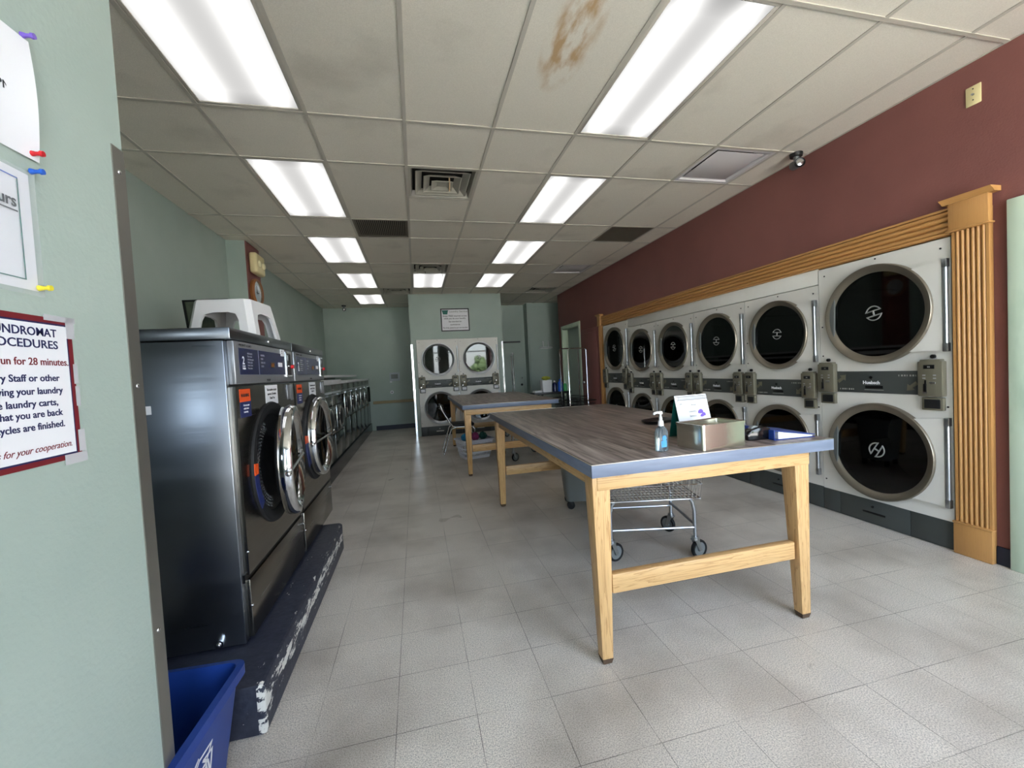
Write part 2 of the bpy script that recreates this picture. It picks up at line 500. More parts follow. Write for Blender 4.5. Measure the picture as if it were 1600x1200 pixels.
# ---------------------------------------------------------------- helpers: geometry
class MB:
    def __init__(s):
        s.bm = bmesh.new()

    def box(s, x0, y0, z0, x1, y1, z1, b=0., seg=2, mtx=None):
        mm = Matrix.Translation(((x0 + x1) / 2, (y0 + y1) / 2, (z0 + z1) / 2)) @ Matrix.Diagonal((abs(x1 - x0), abs(y1 - y0), abs(z1 - z0), 1))
        if mtx is not None:
            mm = mtx @ mm
        r = bmesh.ops.create_cube(s.bm, size=1, matrix=mm)
        if b > 0:
            ed = list({e for v in r['verts'] for e in v.link_edges})
            bmesh.ops.bevel(s.bm, geom=ed, offset=b, segments=seg, affect='EDGES', profile=.5)
        return s

    def cyl(s, p0, p1, r0, r1=None, n=20, cap=True):
        p0, p1 = Vector(p0), Vector(p1)
        r1 = r0 if r1 is None else r1
        d = p1 - p0
        q = Vector((0, 0, 1)).rotation_difference(d.normalized()).to_matrix().to_4x4()
        mm = Matrix.Translation((p0 + p1) / 2) @ q
        bmesh.ops.create_cone(s.bm, cap_ends=cap, segments=n, radius1=r0, radius2=r1, depth=d.length, matrix=mm)
        return s

    def sph(s, c, r, n=14, sc=(1, 1, 1)):
        bmesh.ops.create_uvsphere(s.bm, u_segments=n, v_segments=max(6, n // 2), radius=r, matrix=Matrix.Translation(c) @ Matrix.Diagonal((*sc, 1)))
        return s

    def tube(s, pts, r, n=8, closed=False):
        P = [Vector(p) for p in pts]
        m = len(P)
        rings = []
        up = None
        for i in range(m):
            a = P[(i - 1) % m] if (closed or i > 0) else P[i]
            c = P[(i + 1) % m] if (closed or i < m - 1) else P[i]
            t = (c - a).normalized()
            if up is None:
                up = Vector((0, 0, 1)) if abs(t.z) < .9 else Vector((1, 0, 0))
            u = (up - t * up.dot(t))
            u = u.normalized() if u.length > 1e-6 else t.orthogonal().normalized()
            up = u
            v = t.cross(u)
            k = 1.
            if (closed or 0 < i < m - 1):
                d1, d2 = (P[i] - a).normalized(), (c - P[i]).normalized()
                k = min(1.6, 1 / max(.5, math.cos(d1.angle(d2, 0) / 2)))
            rings.append([s.bm.verts.new(P[i] + (u * math.cos(2 * PI * j / n) + v * math.sin(2 * PI * j / n)) * r * k) for j in range(n)])
        for i in range(m if closed else m - 1):
            A, B = rings[i], rings[(i + 1) % m]
            for j in range(n):
                s.bm.faces.new((A[j], A[(j + 1) % n], B[(j + 1) % n], B[j]))
        if not closed:
            s.bm.faces.new(rings[0][::-1])
            s.bm.faces.new(rings[-1])
        return s

    def lathe(s, prof, c=(0, 0, 0), axis='z', n=40, close=False):
        """prof: (radius, height along the axis) pairs"""
        c = Vector(c)
        def pt(r, h, a):
            x, y = r * math.cos(a), r * math.sin(a)
            return c + (Vector((x, y, h)) if axis == 'z' else Vector((x, h, y)) if axis == 'y' else Vector((h, x, y)))
        rings = []
        for r, h in prof:
            if r < 1e-6:
                rings.append([s.bm.verts.new(pt(0, h, 0))])
            else:
                rings.append([s.bm.verts.new(pt(r, h, 2 * PI * j / n)) for j in range(n)])
        m = len(rings)
        for i in range(m if close else m - 1):
            A, B = rings[i], rings[(i + 1) % m]
            for j in range(n):
                k = (j + 1) % n
                if len(A) == 1 and len(B) == 1:
                    continue
                if len(A) == 1:
                    s.bm.faces.new((A[0], B[j], B[k]))
                elif len(B) == 1:
                    s.bm.faces.new((A[j], A[k], B[0]))
                else:
                    s.bm.faces.new((A[j], A[k], B[k], B[j]))
        return s

    def prism(s, poly, a, b, axis='z'):
        """closed polygon extruded from a to b along the axis (poly in the other two axes, xyz order)"""
        def pt(p, h):
            return {'z': (p[0], p[1], h), 'y': (p[0], h, p[1]), 'x': (h, p[0], p[1])}[axis]
        A = [s.bm.verts.new(pt(p, a)) for p in poly]
        B = [s.bm.verts.new(pt(p, b)) for p in poly]
        n = len(poly)
        s.bm.faces.new(A[::-1])
        s.bm.faces.new(B)
        for i in range(n):
            s.bm.faces.new((A[i], A[(i + 1) % n], B[(i + 1) % n], B[i]))
        return s

    def grid(s, fn, nu, nv):
        V = [[s.bm.verts.new(fn(i / nu, j / nv)) for j in range(nv + 1)] for i in range(nu + 1)]
        for i in range(nu):
            for j in range(nv):
                s.bm.faces.new((V[i][j], V[i + 1][j], V[i + 1][j + 1], V[i][j + 1]))
        return s

    def build(s, name, m, parent=None, smooth=True, ang=35):
        bmesh.ops.recalc_face_normals(s.bm, faces=s.bm.faces[:])
        me = bpy.data.meshes.new(name)
        s.bm.to_mesh(me)
        s.bm.free()
        me.materials.append(M[m] if isinstance(m, str) else m)
        if smooth:
            me.polygons.foreach_set('use_smooth', [True] * len(me.polygons))
            me.set_sharp_from_angle(angle=R(ang))
        o = bpy.data.objects.new(name, me)
        COL.objects.link(o)
        if parent is not None:
            o.parent = parent
        return o

def tag(o, label, cat, group=None):
    o['label'] = label
    o['category'] = cat
    if group:
        o['group'] = group
    return o

def thing(name, label, cat, loc=(0, 0, 0), rz=0., group=None):
    o = bpy.data.objects.new(name, None)
    o.empty_display_size = .1
    COL.objects.link(o)
    o.location = loc
    o.rotation_euler = (0, 0, rz)
    return tag(o, label, cat, group)

def struct(o):
    o['kind'] = 'structure'
    return o

def copy_tree(o, parent=None):
    c = o.copy()
    COL.objects.link(c)
    if parent is not None:
        c.parent = parent
    for ch in list(o.children):
        copy_tree(ch, c)
    return c

def text(s_, size, m, parent, loc, name='lettering', align='LEFT', bold=0., shear=0., width=None, face='front', rot=0., ext=.0003, space=1.):
    """flat lettering; face 'front' stands upright and is read looking along +Y"""
    cu_ = bpy.data.curves.new('lettering', 'FONT')
    cu_.body = s_
    cu_.size = size
    cu_.align_x = align
    cu_.offset = bold
    cu_.shear = shear
    cu_.extrude = ext
    cu_.space_line = space
    cu_.resolution_u = 3
    tmp = bpy.data.objects.new('lettering', cu_)
    COL.objects.link(tmp)
    dg = bpy.context.evaluated_depsgraph_get()
    me = bpy.data.meshes.new_from_object(tmp.evaluated_get(dg))
    bpy.data.objects.remove(tmp)
    bpy.data.curves.remove(cu_)
    if width:
        xs = [v.co.x for v in me.vertices]
        k = width / max(1e-6, max(xs) - min(xs))
        for v in me.vertices:
            v.co.x *= k
    if face == 'front':
        mm = Matrix.Rotation(rot, 4, 'Y') @ Matrix.Rotation(R(90), 4, 'X')
    else:
        mm = Matrix.Rotation(rot, 4, 'Z')
    me.transform(Matrix.Translation(loc) @ mm)
    me.materials.clear()
    me.materials.append(M[m])
    o = bpy.data.objects.new(name, me)
    COL.objects.link(o)
    if parent is not None:
        o.parent = parent
    return o

FACE_LEFT, FACE_RIGHT = R(-90), R(90)      # fronts (local -Y) turned to look along -X / +X
H = 3.04                                    # ceiling height
XR, XL, YF = 4.57, -0.90, 9.05              # right wall, left wall, far wall
YB = -2.70                                  # storefront

# ================================================================ the setting
struct(MB().box(XL - .12, YB - .15, -.12, 5.9, YF + .12, 0).build('floor', 'floor', smooth=False))

TB = .6096
xs = [XL] + [i * TB for i in range(-1, 8)] + [XR, 5.2, 5.78]
ys = [YB, -2.4384, -1.8288, -.6096, 0, 1.2192, 1.8288, 3.048, 3.6576, 4.8768, 5.4864, 6.7056, 7.3152, 8.5344, YF]
LIGHTS = [(0, 4), (4, 4), (0, 6), (4, 6), (0, 8), (4, 8), (0, 10), (4, 10), (2, 10), (0, 12)]   # (grid column, y index of the near edge)
xi = {c: c + 2 for c in range(-1, 8)}       # grid column -> index in xs
skip = {(c + 2, j) for c, j in LIGHTS}
VENTS = {'center': (2, 6)}
RET = [(1, 7), (6, 7)]
PANELS = [(6, 5), (6, 9)]
skip |= {(c + 2, j) for c, j in RET + PANELS + [(2, 9), (1, 11), (6, 11)]}
m = MB()
for i in range(len(xs) - 1):
    for j in range(len(ys) - 1):
        if (i, j) in skip:
            continue
        y0, y1 = ys[j], ys[j + 1]
        if (i, j) == (4, 6):                # 2 x 2 diffuser takes the first half of this 4 ft tile
            y0 = y0 + TB
        m.box(xs[i] + .004, y0 + .004, H + .004, xs[i + 1] - .004, y1 - .004, H + .022)
struct(m.build('ceiling', 'tile', smooth=False))
m = MB()
for x in xs[1:-1]:
    m.box(x - .012, YB, H - .002, x + .012, YF, H + .003)
for y in ys[1:-1] + [1.8288 + TB]:
    if y == 1.8288 + TB:
        m.box(2 * TB, y - .012, H - .002, 3 * TB, y + .012, H + .003)
    else:
        m.box(XL, y - .012, H - .0025, 5.78, y + .012, H + .003)
struct(m.build('trim_1', 'tbar', smooth=False))
struct(MB().box(XL - .12, YB - .15, 3.34, 5.9, YF + .12, 3.5).build('roof_sky_block', 'inner', smooth=False))  # unseen slab added above the ceiling to keep the sky out

WH = 3.34
struct(MB().box(XL - .12, YB - .15, 0, XL, YF + .12, WH).build('wall_left', 'green', smooth=False))
struct(MB().box(XL, YF, 0, 5.9, YF + .12, WH).build('wall_far', 'green', smooth=False))
# right wall with its dryer opening and a doorway
DY0, DY1, DZ = .25, 5.30, 2.075
m = MB()
m.box(XR, YB, 0, XR + .12, DY0, WH).box(XR, DY0, DZ, XR + .12, DY1, WH).box(XR, DY1, 0, XR + .12, 6.42, WH)
m.box(XR, 6.42, 2.2, XR + .12, 7.40, WH).box(XR, 7.40, 0, XR + .12, 7.66, WH)
struct(m.build('wall_right', 'red', smooth=False))
struct(MB().box(5.78, YB - .15, 0, 5.9, YF, WH).box(XR + .12, YB - .15, 0, 5.78, YB, WH).build('wall_light_block', 'green', smooth=False))  # unseen shell added behind the dryers so no daylight leaks in
struct(MB().box(4.09, 8.72, 0, 5.78, YF, WH).build('wall_alcove', 'green', smooth=False))
# storefront behind the camera: piers between the windows
m = MB()
zt = 2.75
prev = XL
for x0, x1, z0, z1 in WIN:
    m.box(prev, YB - .15, 0, x0, YB, WH).box(x0, YB - .15, z1, x1, YB, WH).box(x0, YB - .15, 0, x1, YB, z0)
    prev = x1
m.box(prev, YB - .15, 0, XR + .12, YB, WH)
struct(m.build('wall_front', 'green', smooth=False))
for k, (x0, x1, z0, z1) in enumerate(WIN):
    m = MB()
    for a in (x0, x1 - .045):
        m.box(a, YB - .11, z0, a + .045, YB - .05, z1)
    for a in (z0, z1 - .045, 2.25):
        m.box(x0, YB - .11, a, x1, YB - .05, a + .045)
    struct(m.build('window_%d' % (k + 1), 'satin', smooth=False))

# partition on the left with its steel corner guard
PX, PY = .51, -.436
KP = 1.257                                   # the notices were measured at unit distance; this brings them to true letter size
def py_(y):
    return -1.677 + (y + 1.677) * KP
def pz_(z):
    return 1.338 + (z - 1.338) * KP
struct(MB().box(PX - .13, YB, 0, PX, PY, WH).build('wall_partition', 'green', smooth=False))
g = struct(MB().box(PX - .04, PY, 0, PX + .0025, PY + .0025, 1.934).box(PX, PY - .041, 0, PX + .0025, PY, 1.934).build('trim_2', 'guard', smooth=False))
mm = MB()
for z in (1.875, 1.347, .72, .2):
    mm.sph((PX + .0025, PY - .02, z), .006, 10, (.5, 1, 1))
mm.build('screw', 'chrome', g)

# column on the left wall: green face, maroon side
struct(MB().box(XL, 3.86, 0, -.70, 4.30, WH).build('wall_column', 'green', smooth=False))
struct(MB().box(-.70, 3.866, 0, -.692, 4.30, WH).build('trim_3', 'red', smooth=False))

# dryer housing in the middle of the far end
BX0, BX1, BY = 1.125, 3.125, 7.36
m = MB()
m.box(BX0, BY, 0, 1.235, BY + .1, WH).box(3.01, BY, 0, BX1, BY + .1, WH).box(1.235, BY, 2.075, 3.01, BY + .1, WH)
m.box(BX0, BY + .1, 0, BX0 + .1, YF, WH).box(BX1 - .1, BY + .1, 0, BX1, YF, WH)
struct(m.build('wall_housing', 'green', smooth=False))
for k, x in enumerate((BX0, BX1)):
    s_ = -1 if k == 0 else 1
    struct(MB().box(x - .035 if k else x - .003, BY - .003, 0, x + .003 if k else x + .035, BY, 1.98)
           .box(min(x, x + s_ * .003), BY, 0, max(x, x + s_ * .003), BY + .035, 1.98).build('trim_%d' % (4 + k), 'chrome', smooth=False))

# baseboards, chair rail
struct(MB().box(.16, YF - .012, 0, BX0, YF, .11).box(BX1, YF - .012, 0, 4.09, YF, .11).build('baseboard_far', 'navy', smooth=False))
struct(MB().box(XR - .012, -.02, 0, XR, .068, .11).box(XR - .012, 5.42, 0, XR, 6.36, .11).build('baseboard_right', 'navy', smooth=False))
struct(MB().box(.12, YF - .022, .66, BX0, YF, .73, .005).build('trim_6', mat('pale_brown_wood', (150, 134, 96), .45), smooth=False))

# mint door casing at the right edge
c = struct(MB().box(XR - .035, -.105, 0, XR, 0, 2.155, .006).box(XR - .035, -1.1, 2.05, XR, -.105, 2.155, .006).box(XR - .035, -1.2, 0, XR, -1.1, 2.155, .006).build('door_1', 'mint'))
MB().box(XR - .012, -1.1, .01, XR, -.105, 2.05).build('door_panel', 'mint', c, smooth=False)
k_ = MB().cyl((XR - .012, -1.02, 1.0), (XR - .06, -1.02, 1.0), .012).sph((XR - .075, -1.02, 1.0), .028).build('door_knob', 'chrome', c)
# doorway in the right wall
c = struct(MB().box(XR - .02, 6.35, 0, XR, 6.42, 2.27, .004).box(XR - .02, 7.40, 0, XR, 7.47, 2.27, .004).box(XR - .02, 6.42, 2.2, XR, 7.40, 2.27, .004)
           .box(XR, 6.42, 0, XR + .12, 6.435, 2.2).box(XR, 7.385, 0, XR + .12, 7.40, 2.2).box(XR, 6.435, 2.185, XR + .12, 7.385, 2.2).build('door_2', 'mint'))
MB().box(XR + .13, 6.3, .01, XR + .17, 7.5, 2.3).build('door_panel', 'green', c, smooth=False)
# back doors at the end of the passage
c = struct(MB().box(3.30, YF - .03, 0, 3.37, YF, 2.16).box(4.02, YF - .03, 0, 4.085, YF, 2.16).box(3.37, YF - .03, 2.09, 4.02, YF, 2.16).build('door_3', 'green', smooth=False))
MB().box(3.37, YF - .02, .01, 4.02, YF - .001, 2.09).build('door_panel', 'green', c, smooth=False)
MB().cyl((3.94, YF - .02, 1.1), (3.94, YF - .06, 1.1), .012).sph((3.94, YF - .07, 1.1), .03).build('door_knob', 'chrome', c)
MB().cyl((3.94, YF - .02, .92), (3.94, YF - .05, .92), .03).build('deadbolt', 'dark', c)
MB().box(3.37, YF - .06, 2.04, 3.95, YF - .02, 2.085).build('door_closer', 'charcoal', c, smooth=False)
c = struct(MB().box(4.12, 8.69, 0, 4.19, 8.72, 2.16).box(5.1, 8.69, 0, 5.17, 8.72, 2.16).box(4.19, 8.69, 2.09, 5.1, 8.72, 2.16).build('door_4', 'green', smooth=False))
MB().box(4.19, 8.70, .01, 5.1, 8.719, 2.09).build('door_panel', 'green', c, smooth=False)
# maroon access door between the dryers and the doorway
c = struct(MB().box(XR - .02, 5.46, 0, XR, 6.28, 2.06, .004).build('door_5', 'red'))
MB().box(XR - .032, 5.53, .08, XR - .02, 6.21, 1.98, .008).build('door_panel', 'red', c)
MB().sph((XR - .06, 6.13, 1.0), .028).cyl((XR - .03, 6.13, 1.0), (XR - .06, 6.13, 1.0), .01).build('door_knob', 'chrome', c)

# outside: forecourt and trees seen only as reflections
struct(MB().box(-40, -60, -.2, 45, YB - .15, -.13).build('forecourt', 'asphalt', smooth=False))
for k, (x, y, h, lab) in enumerate([(6.3, -17, 2.7, 'leafy green tree across the forecourt, opposite the widest window'), (9.6, -19, 3.4, 'tall leafy tree across the forecourt, to the side of the widest window')]):
    t = thing('tree', lab, 'tree', (x, y, -.13), 0, 'trees across the forecourt')
    MB().cyl((0, 0, 0), (0, 0, h * .5), .16, .1).build('trunk', 'bark', t)
    m = MB()
    for q in range(46):
        a, b_ = random.random() * 2 * PI, random.random()
        rr = (1 - abs(b_ - .4)) * h * .28 * (.4 + .6 * random.random())
        m.sph((rr * math.cos(a), rr * math.sin(a), h * (.32 + .62 * b_)), h * (.07 + .05 * random.random()), 8)
    m.build('crown', 'leaf', t)

# ================================================================ ceiling fittings
def light_label(c, j):
    col = {0: 'left', 4: 'right', 2: 'middle'}[c]
    return col
names = {(0, 4): 'large near fluorescent panel in the left ceiling row, cut off at the photo top',
         (4, 4): 'near fluorescent panel in the right ceiling row beside the brown-stained tile',
         (0, 6): 'second fluorescent panel of the left row, left of the near square vent',
         (4, 6): 'second fluorescent panel of the right row, right of the near square vent',
         (0, 8): 'third fluorescent panel of the left row, beyond the near return grille',
         (4, 8): 'third fluorescent panel of the right row, beyond the near square vent',
         (0, 10): 'fourth fluorescent panel of the left row',
         (4, 10): 'farthest fluorescent panel of the right row',
         (2, 10): 'fluorescent panel in the middle above the centre dryers, behind a square vent',
         (0, 12): 'farthest fluorescent panel of the left row, by the back left wall'}
proto = None
for (c, j) in LIGHTS:
    x, y = (c + .5) * TB, (ys[j] + ys[j + 1]) / 2
    if proto is None:
        proto = t = thing('ceiling_light', '', 'ceiling light', (x, y, H), 0, 'recessed fluorescent ceiling lights')
        hx, hy = TB / 2 - .012, TB - .012
        m = MB()
        m.box(-hx, -hy, .0, -hx + .022, hy, .012, .002).box(hx - .022, -hy, .0, hx, hy, .012, .002)
        m.box(-hx, -hy, .0, hx, -hy + .022, .012, .002).box(-hx, hy - .022, .0, hx, hy, .012, .002)
        m.build('frame', 'tbar', t)
        MB().box(-hx + .02, -hy + .02, .006, hx - .02, hy - .02, .010).build('diffuser', 'lens', t, smooth=False)
        MB().box(-hx, -hy, .013, hx, hy, .11).build('housing', 'white', t, smooth=False)
    else:
        t = copy_tree(proto)
        t.location = (x, y, H)
    t['label'] = names[(c, j)]

def square_vent(x, y, label, cord=False):
    t = thing('ceiling_vent', label, 'ceiling vent', (x, y, H), 0, 'square ceiling air diffusers')
    h = TB / 2 - .012
    m = MB()
    m.lathe([(h * 1.414, 0), (h * 1.414 - .03, 0), (h * 1.414 - .05, .05), (h * 1.414, .05)], n=4, close=True)
    f = m
    bmesh.ops.rotate(f.bm, verts=f.bm.verts[:], cent=(0, 0, 0), matrix=Matrix.Rotation(R(45), 3, 'Z'))
    f.build('frame', 'vent', t, smooth=False)
    for a, z in ((.235, -.002), (.165, -.008)):
        m = MB()
        m.lathe([(a * 1.414, z), ((a - .055) * 1.414, z + .04), ((a - .058) * 1.414, z + .04), ((a - .008) * 1.414, z)], n=4, close=True)
        bmesh.ops.rotate(m.bm, verts=m.bm.verts[:], cent=(0, 0, 0), matrix=Matrix.Rotation(R(45), 3, 'Z'))
        m.build('cone', 'vent', t, smooth=False)
    m = MB()
    m.lathe([(.0, .0), (.06, .0), (.13, -.016), (.134, -.014), (.07, .012), (0, .012)], n=4)
    bmesh.ops.rotate(m.bm, verts=m.bm.verts[:], cent=(0, 0, 0), matrix=Matrix.Rotation(R(45), 3, 'Z'))
    m.build('core', 'vent', t, smooth=False)
    MB().box(-h, -h, .07, h, h, .12).build('duct', 'ventback', t, smooth=False)
    return t
v = square_vent(2.5 * TB, 1.8288 + TB / 2, 'large square ceiling vent nearest the camera with a beige cord hanging from it')
MB().tube([(.06, -.10, .02), (.062, -.08, -.01), (.066, -.02, -.012), (.07, .05, -.018), (.072, .06, -.03)], .006).build('cord', 'hemp', v)
v = square_vent(2.5 * TB, 5.1816, 'square ceiling vent in front of the middle fluorescent panel')
MB().cyl((-.08, .12, .0), (-.08, .12, -.05), .004).cyl((.2, .18, .0), (.2, .18, -.08), .004).build('wire', 'dark', v)
square_vent(1.5 * TB, 7.0104, 'far square ceiling vent left of the dryer housing')
square_vent(6.5 * TB, 7.0104, 'far square ceiling vent near the maroon wall')
for (c, j), lab in zip(RET, ('brown-grey return air grille left of the middle, in the fifth tile row', 'dark return air grille near the maroon wall')):
    t = thing('return_grille', lab, 'ceiling vent', ((c + .5) * TB, (ys[j] + ys[j + 1]) / 2, H), 0, 'return air grilles')
    h = TB / 2 - .012
    m = MB()
    m.box(-h, -h, 0, -h + .02, h, .01).box(h - .02, -h, 0, h, h, .01).box(-h, -h, 0, h, -h + .02, .01).box(-h, h - .02, 0, h, h, .01)
    m.build('frame', 'grille', t, smooth=False)
    m = MB()
    n_ = 26
    for k in range(n_):
        x = -h + .02 + (k + .5) * (2 * h - .04) / n_
        m.box(x - .005, -h + .02, .001, x + .005, h - .02, .012)
    m.build('slats', 'grille', t, smooth=False)
    MB().box(-h, -h, .03, h, h, .05).build('filter', 'ventback', t, smooth=False)
for (c, j), lab in zip(PANELS, ('square flat-plate ceiling diffuser beside the near security camera', 'square flat-plate ceiling diffuser farther along the maroon wall')):
    t = thing('plate_diffuser', lab, 'ceiling vent', ((c + .5) * TB, (ys[j] + ys[j + 1]) / 2, H), 0, 'flat plate ceiling diffusers')
    h = TB / 2 - .012
    m = MB()
    m.lathe([(h * 1.414, 0), (h * 1.414 - .045, 0), (h * 1.414 - .1, .075), (h * 1.414, .075)], n=4, close=True)
    bmesh.ops.rotate(m.bm, verts=m.bm.verts[:], cent=(0, 0, 0), matrix=Matrix.Rotation(R(45), 3, 'Z'))
    m.build('frame', 'frost', t, smooth=False)
    MB().box(-h + .065, -h + .065, .008, h - .065, h - .065, .014, .003).build('plate', 'frost', t)
    MB().box(-h, -h, .08, h, h, .1).build('duct', 'ventback', t, smooth=False)

def security_camera(loc, aim, label):
    t = thing('security_camera', label, 'security camera', loc, aim, 'dome arm security cameras')
    MB().cyl((0, 0, 0), (0, 0, -.028), .05, .046).build('mount', 'dark', t)
    MB().cyl((0, 0, -.028), (0, -.01, -.065), .022).build('arm', 'greybin', t)
    MB().cyl((0, .05, -.08), (0, -.055, -.10), .036).build('body', 'greybin', t)
    MB().lathe([(.034, 0), (.04, 0), (.04, .012), (.0, .012)], (0, -.068, -.102), 'y', 24).build('lens_ring', 'black', t)
    MB().lathe([(.0, -.002), (.014, 0), (.026, .004), (.028, .01)], (0, -.07, -.102), 'y', 20).build('lens', 'chrome', t)
security_camera((4.45, 1.23, H), R(-25), 'small security camera with ring lens on the ceiling by the near maroon wall')
security_camera((-.35, 8.62, H), R(12), 'small dark security camera high in the far left corner')

# ================================================================ oak surround of the right-hand dryers
def reeds(n, w_, r):
    """half-round reeded profile across width w_, returns polygon (u, depth)"""
    pts = [(0, 0)]
    e_ = .014
    pts.append((0, r * .95))
    pts.append((e_, r * .95))
    step = (w_ - 2 * e_) / n
    for k in range(n):
        for q in range(0, 7):
            a = PI * q / 6
            pts.append((e_ + step * (k + .5) - step * .46 * math.cos(a), r * .35 + r * .75 * math.sin(a)))
    pts += [(w_ - e_, r * .95), (w_, r * .95), (w_, 0)]
    return pts
XS = XR - .001
def pilaster(y0, y1, ztop, name):
    prof = [(y0 + .006 + u * 1., XS - .016 - d) for u, d in reeds(6, y1 - y0 - .012, .022)]
    m = MB().prism([(x, y) for y, x in prof], .2, ztop - .2, 'z')
    p = struct(m.build(name, 'trimz', None, True, 50))
    MB().box(XS - .016, y0 + .006, 0.001, XS, y1 - .006, ztop - .1).build('backing_board', 'trimz', p, smooth=False)
    MB().box(XS - .052, y0, 0.001, XS - .016, y1, .20, .004).box(XS - .056, y0 - .003, .2, XS - .016, y1 + .003, .212, .003).build('plinth_block', 'trimz', p)
    MB().box(XS - .056, y0 - .002, ztop - .2, XS - .016, y1 + .002, ztop - .03, .004).box(XS - .064, y0 - .012, ztop - .206, XS - .016, y1 + .012, ztop - .194, .004).build('capital', 'trimz', p)
    cr_ = MB().prism([(XS, ztop - .03), (XS - .056, ztop - .03), (XS - .066, ztop - .018), (XS - .085, ztop - .006), (XS - .088, ztop), (XS, ztop)], y0 - .03, y1 + .03, 'y')
    cr_.build('crown', 'trimy', p)
    return p
pilaster(.066, .252, 2.255, 'trim_7')
pilaster(5.30, 5.42, 2.255, 'trim_9')
prof = [(XS - .014 - d, 2.045 + u) for u, d in reeds(4, .165, .024)]
hd = struct(MB().prism(prof, .252, 5.30, 'y').build('trim_8', 'trimy', None, True, 50))
MB().box(XS - .014, .252, 2.04, XS, 5.30, 2.215).build('backing_board', 'trimy', hd, smooth=False)
struct(MB().box(XR - .018, 1.15, 1.915, XR + .01, 4.39, 2.072, .002).build('trim_10', 'white'))

# ================================================================ stacked dryers
def emblem(m, c, r, rot):
    cx, cy, cz = c
    def p(a, rr):
        a += rot
        return (cx + rr * math.cos(a), cy, cz + rr * math.sin(a))
    def q(u, v):
        a = rot
        return (cx + u * math.cos(a) - v * math.sin(a), cy, cz + u * math.sin(a) + v * math.cos(a))
    th = r * .095
    up_ = [p(R(t), r) for t in range(18, 163, 12)]
    m.tube(up_ + [q(-.86 * r, .36 * r), q(.86 * r, .36 * r)], th, 6, True)
    dn = [p(R(t), r) for t in range(198, 343, 12)]
    m.tube(dn + [q(.86 * r, -.36 * r), q(-.86 * r, -.36 * r)], th, 6, True)
    m.tube([q(0, .36 * r), q(0, -.36 * r)], th * 1.3, 6)

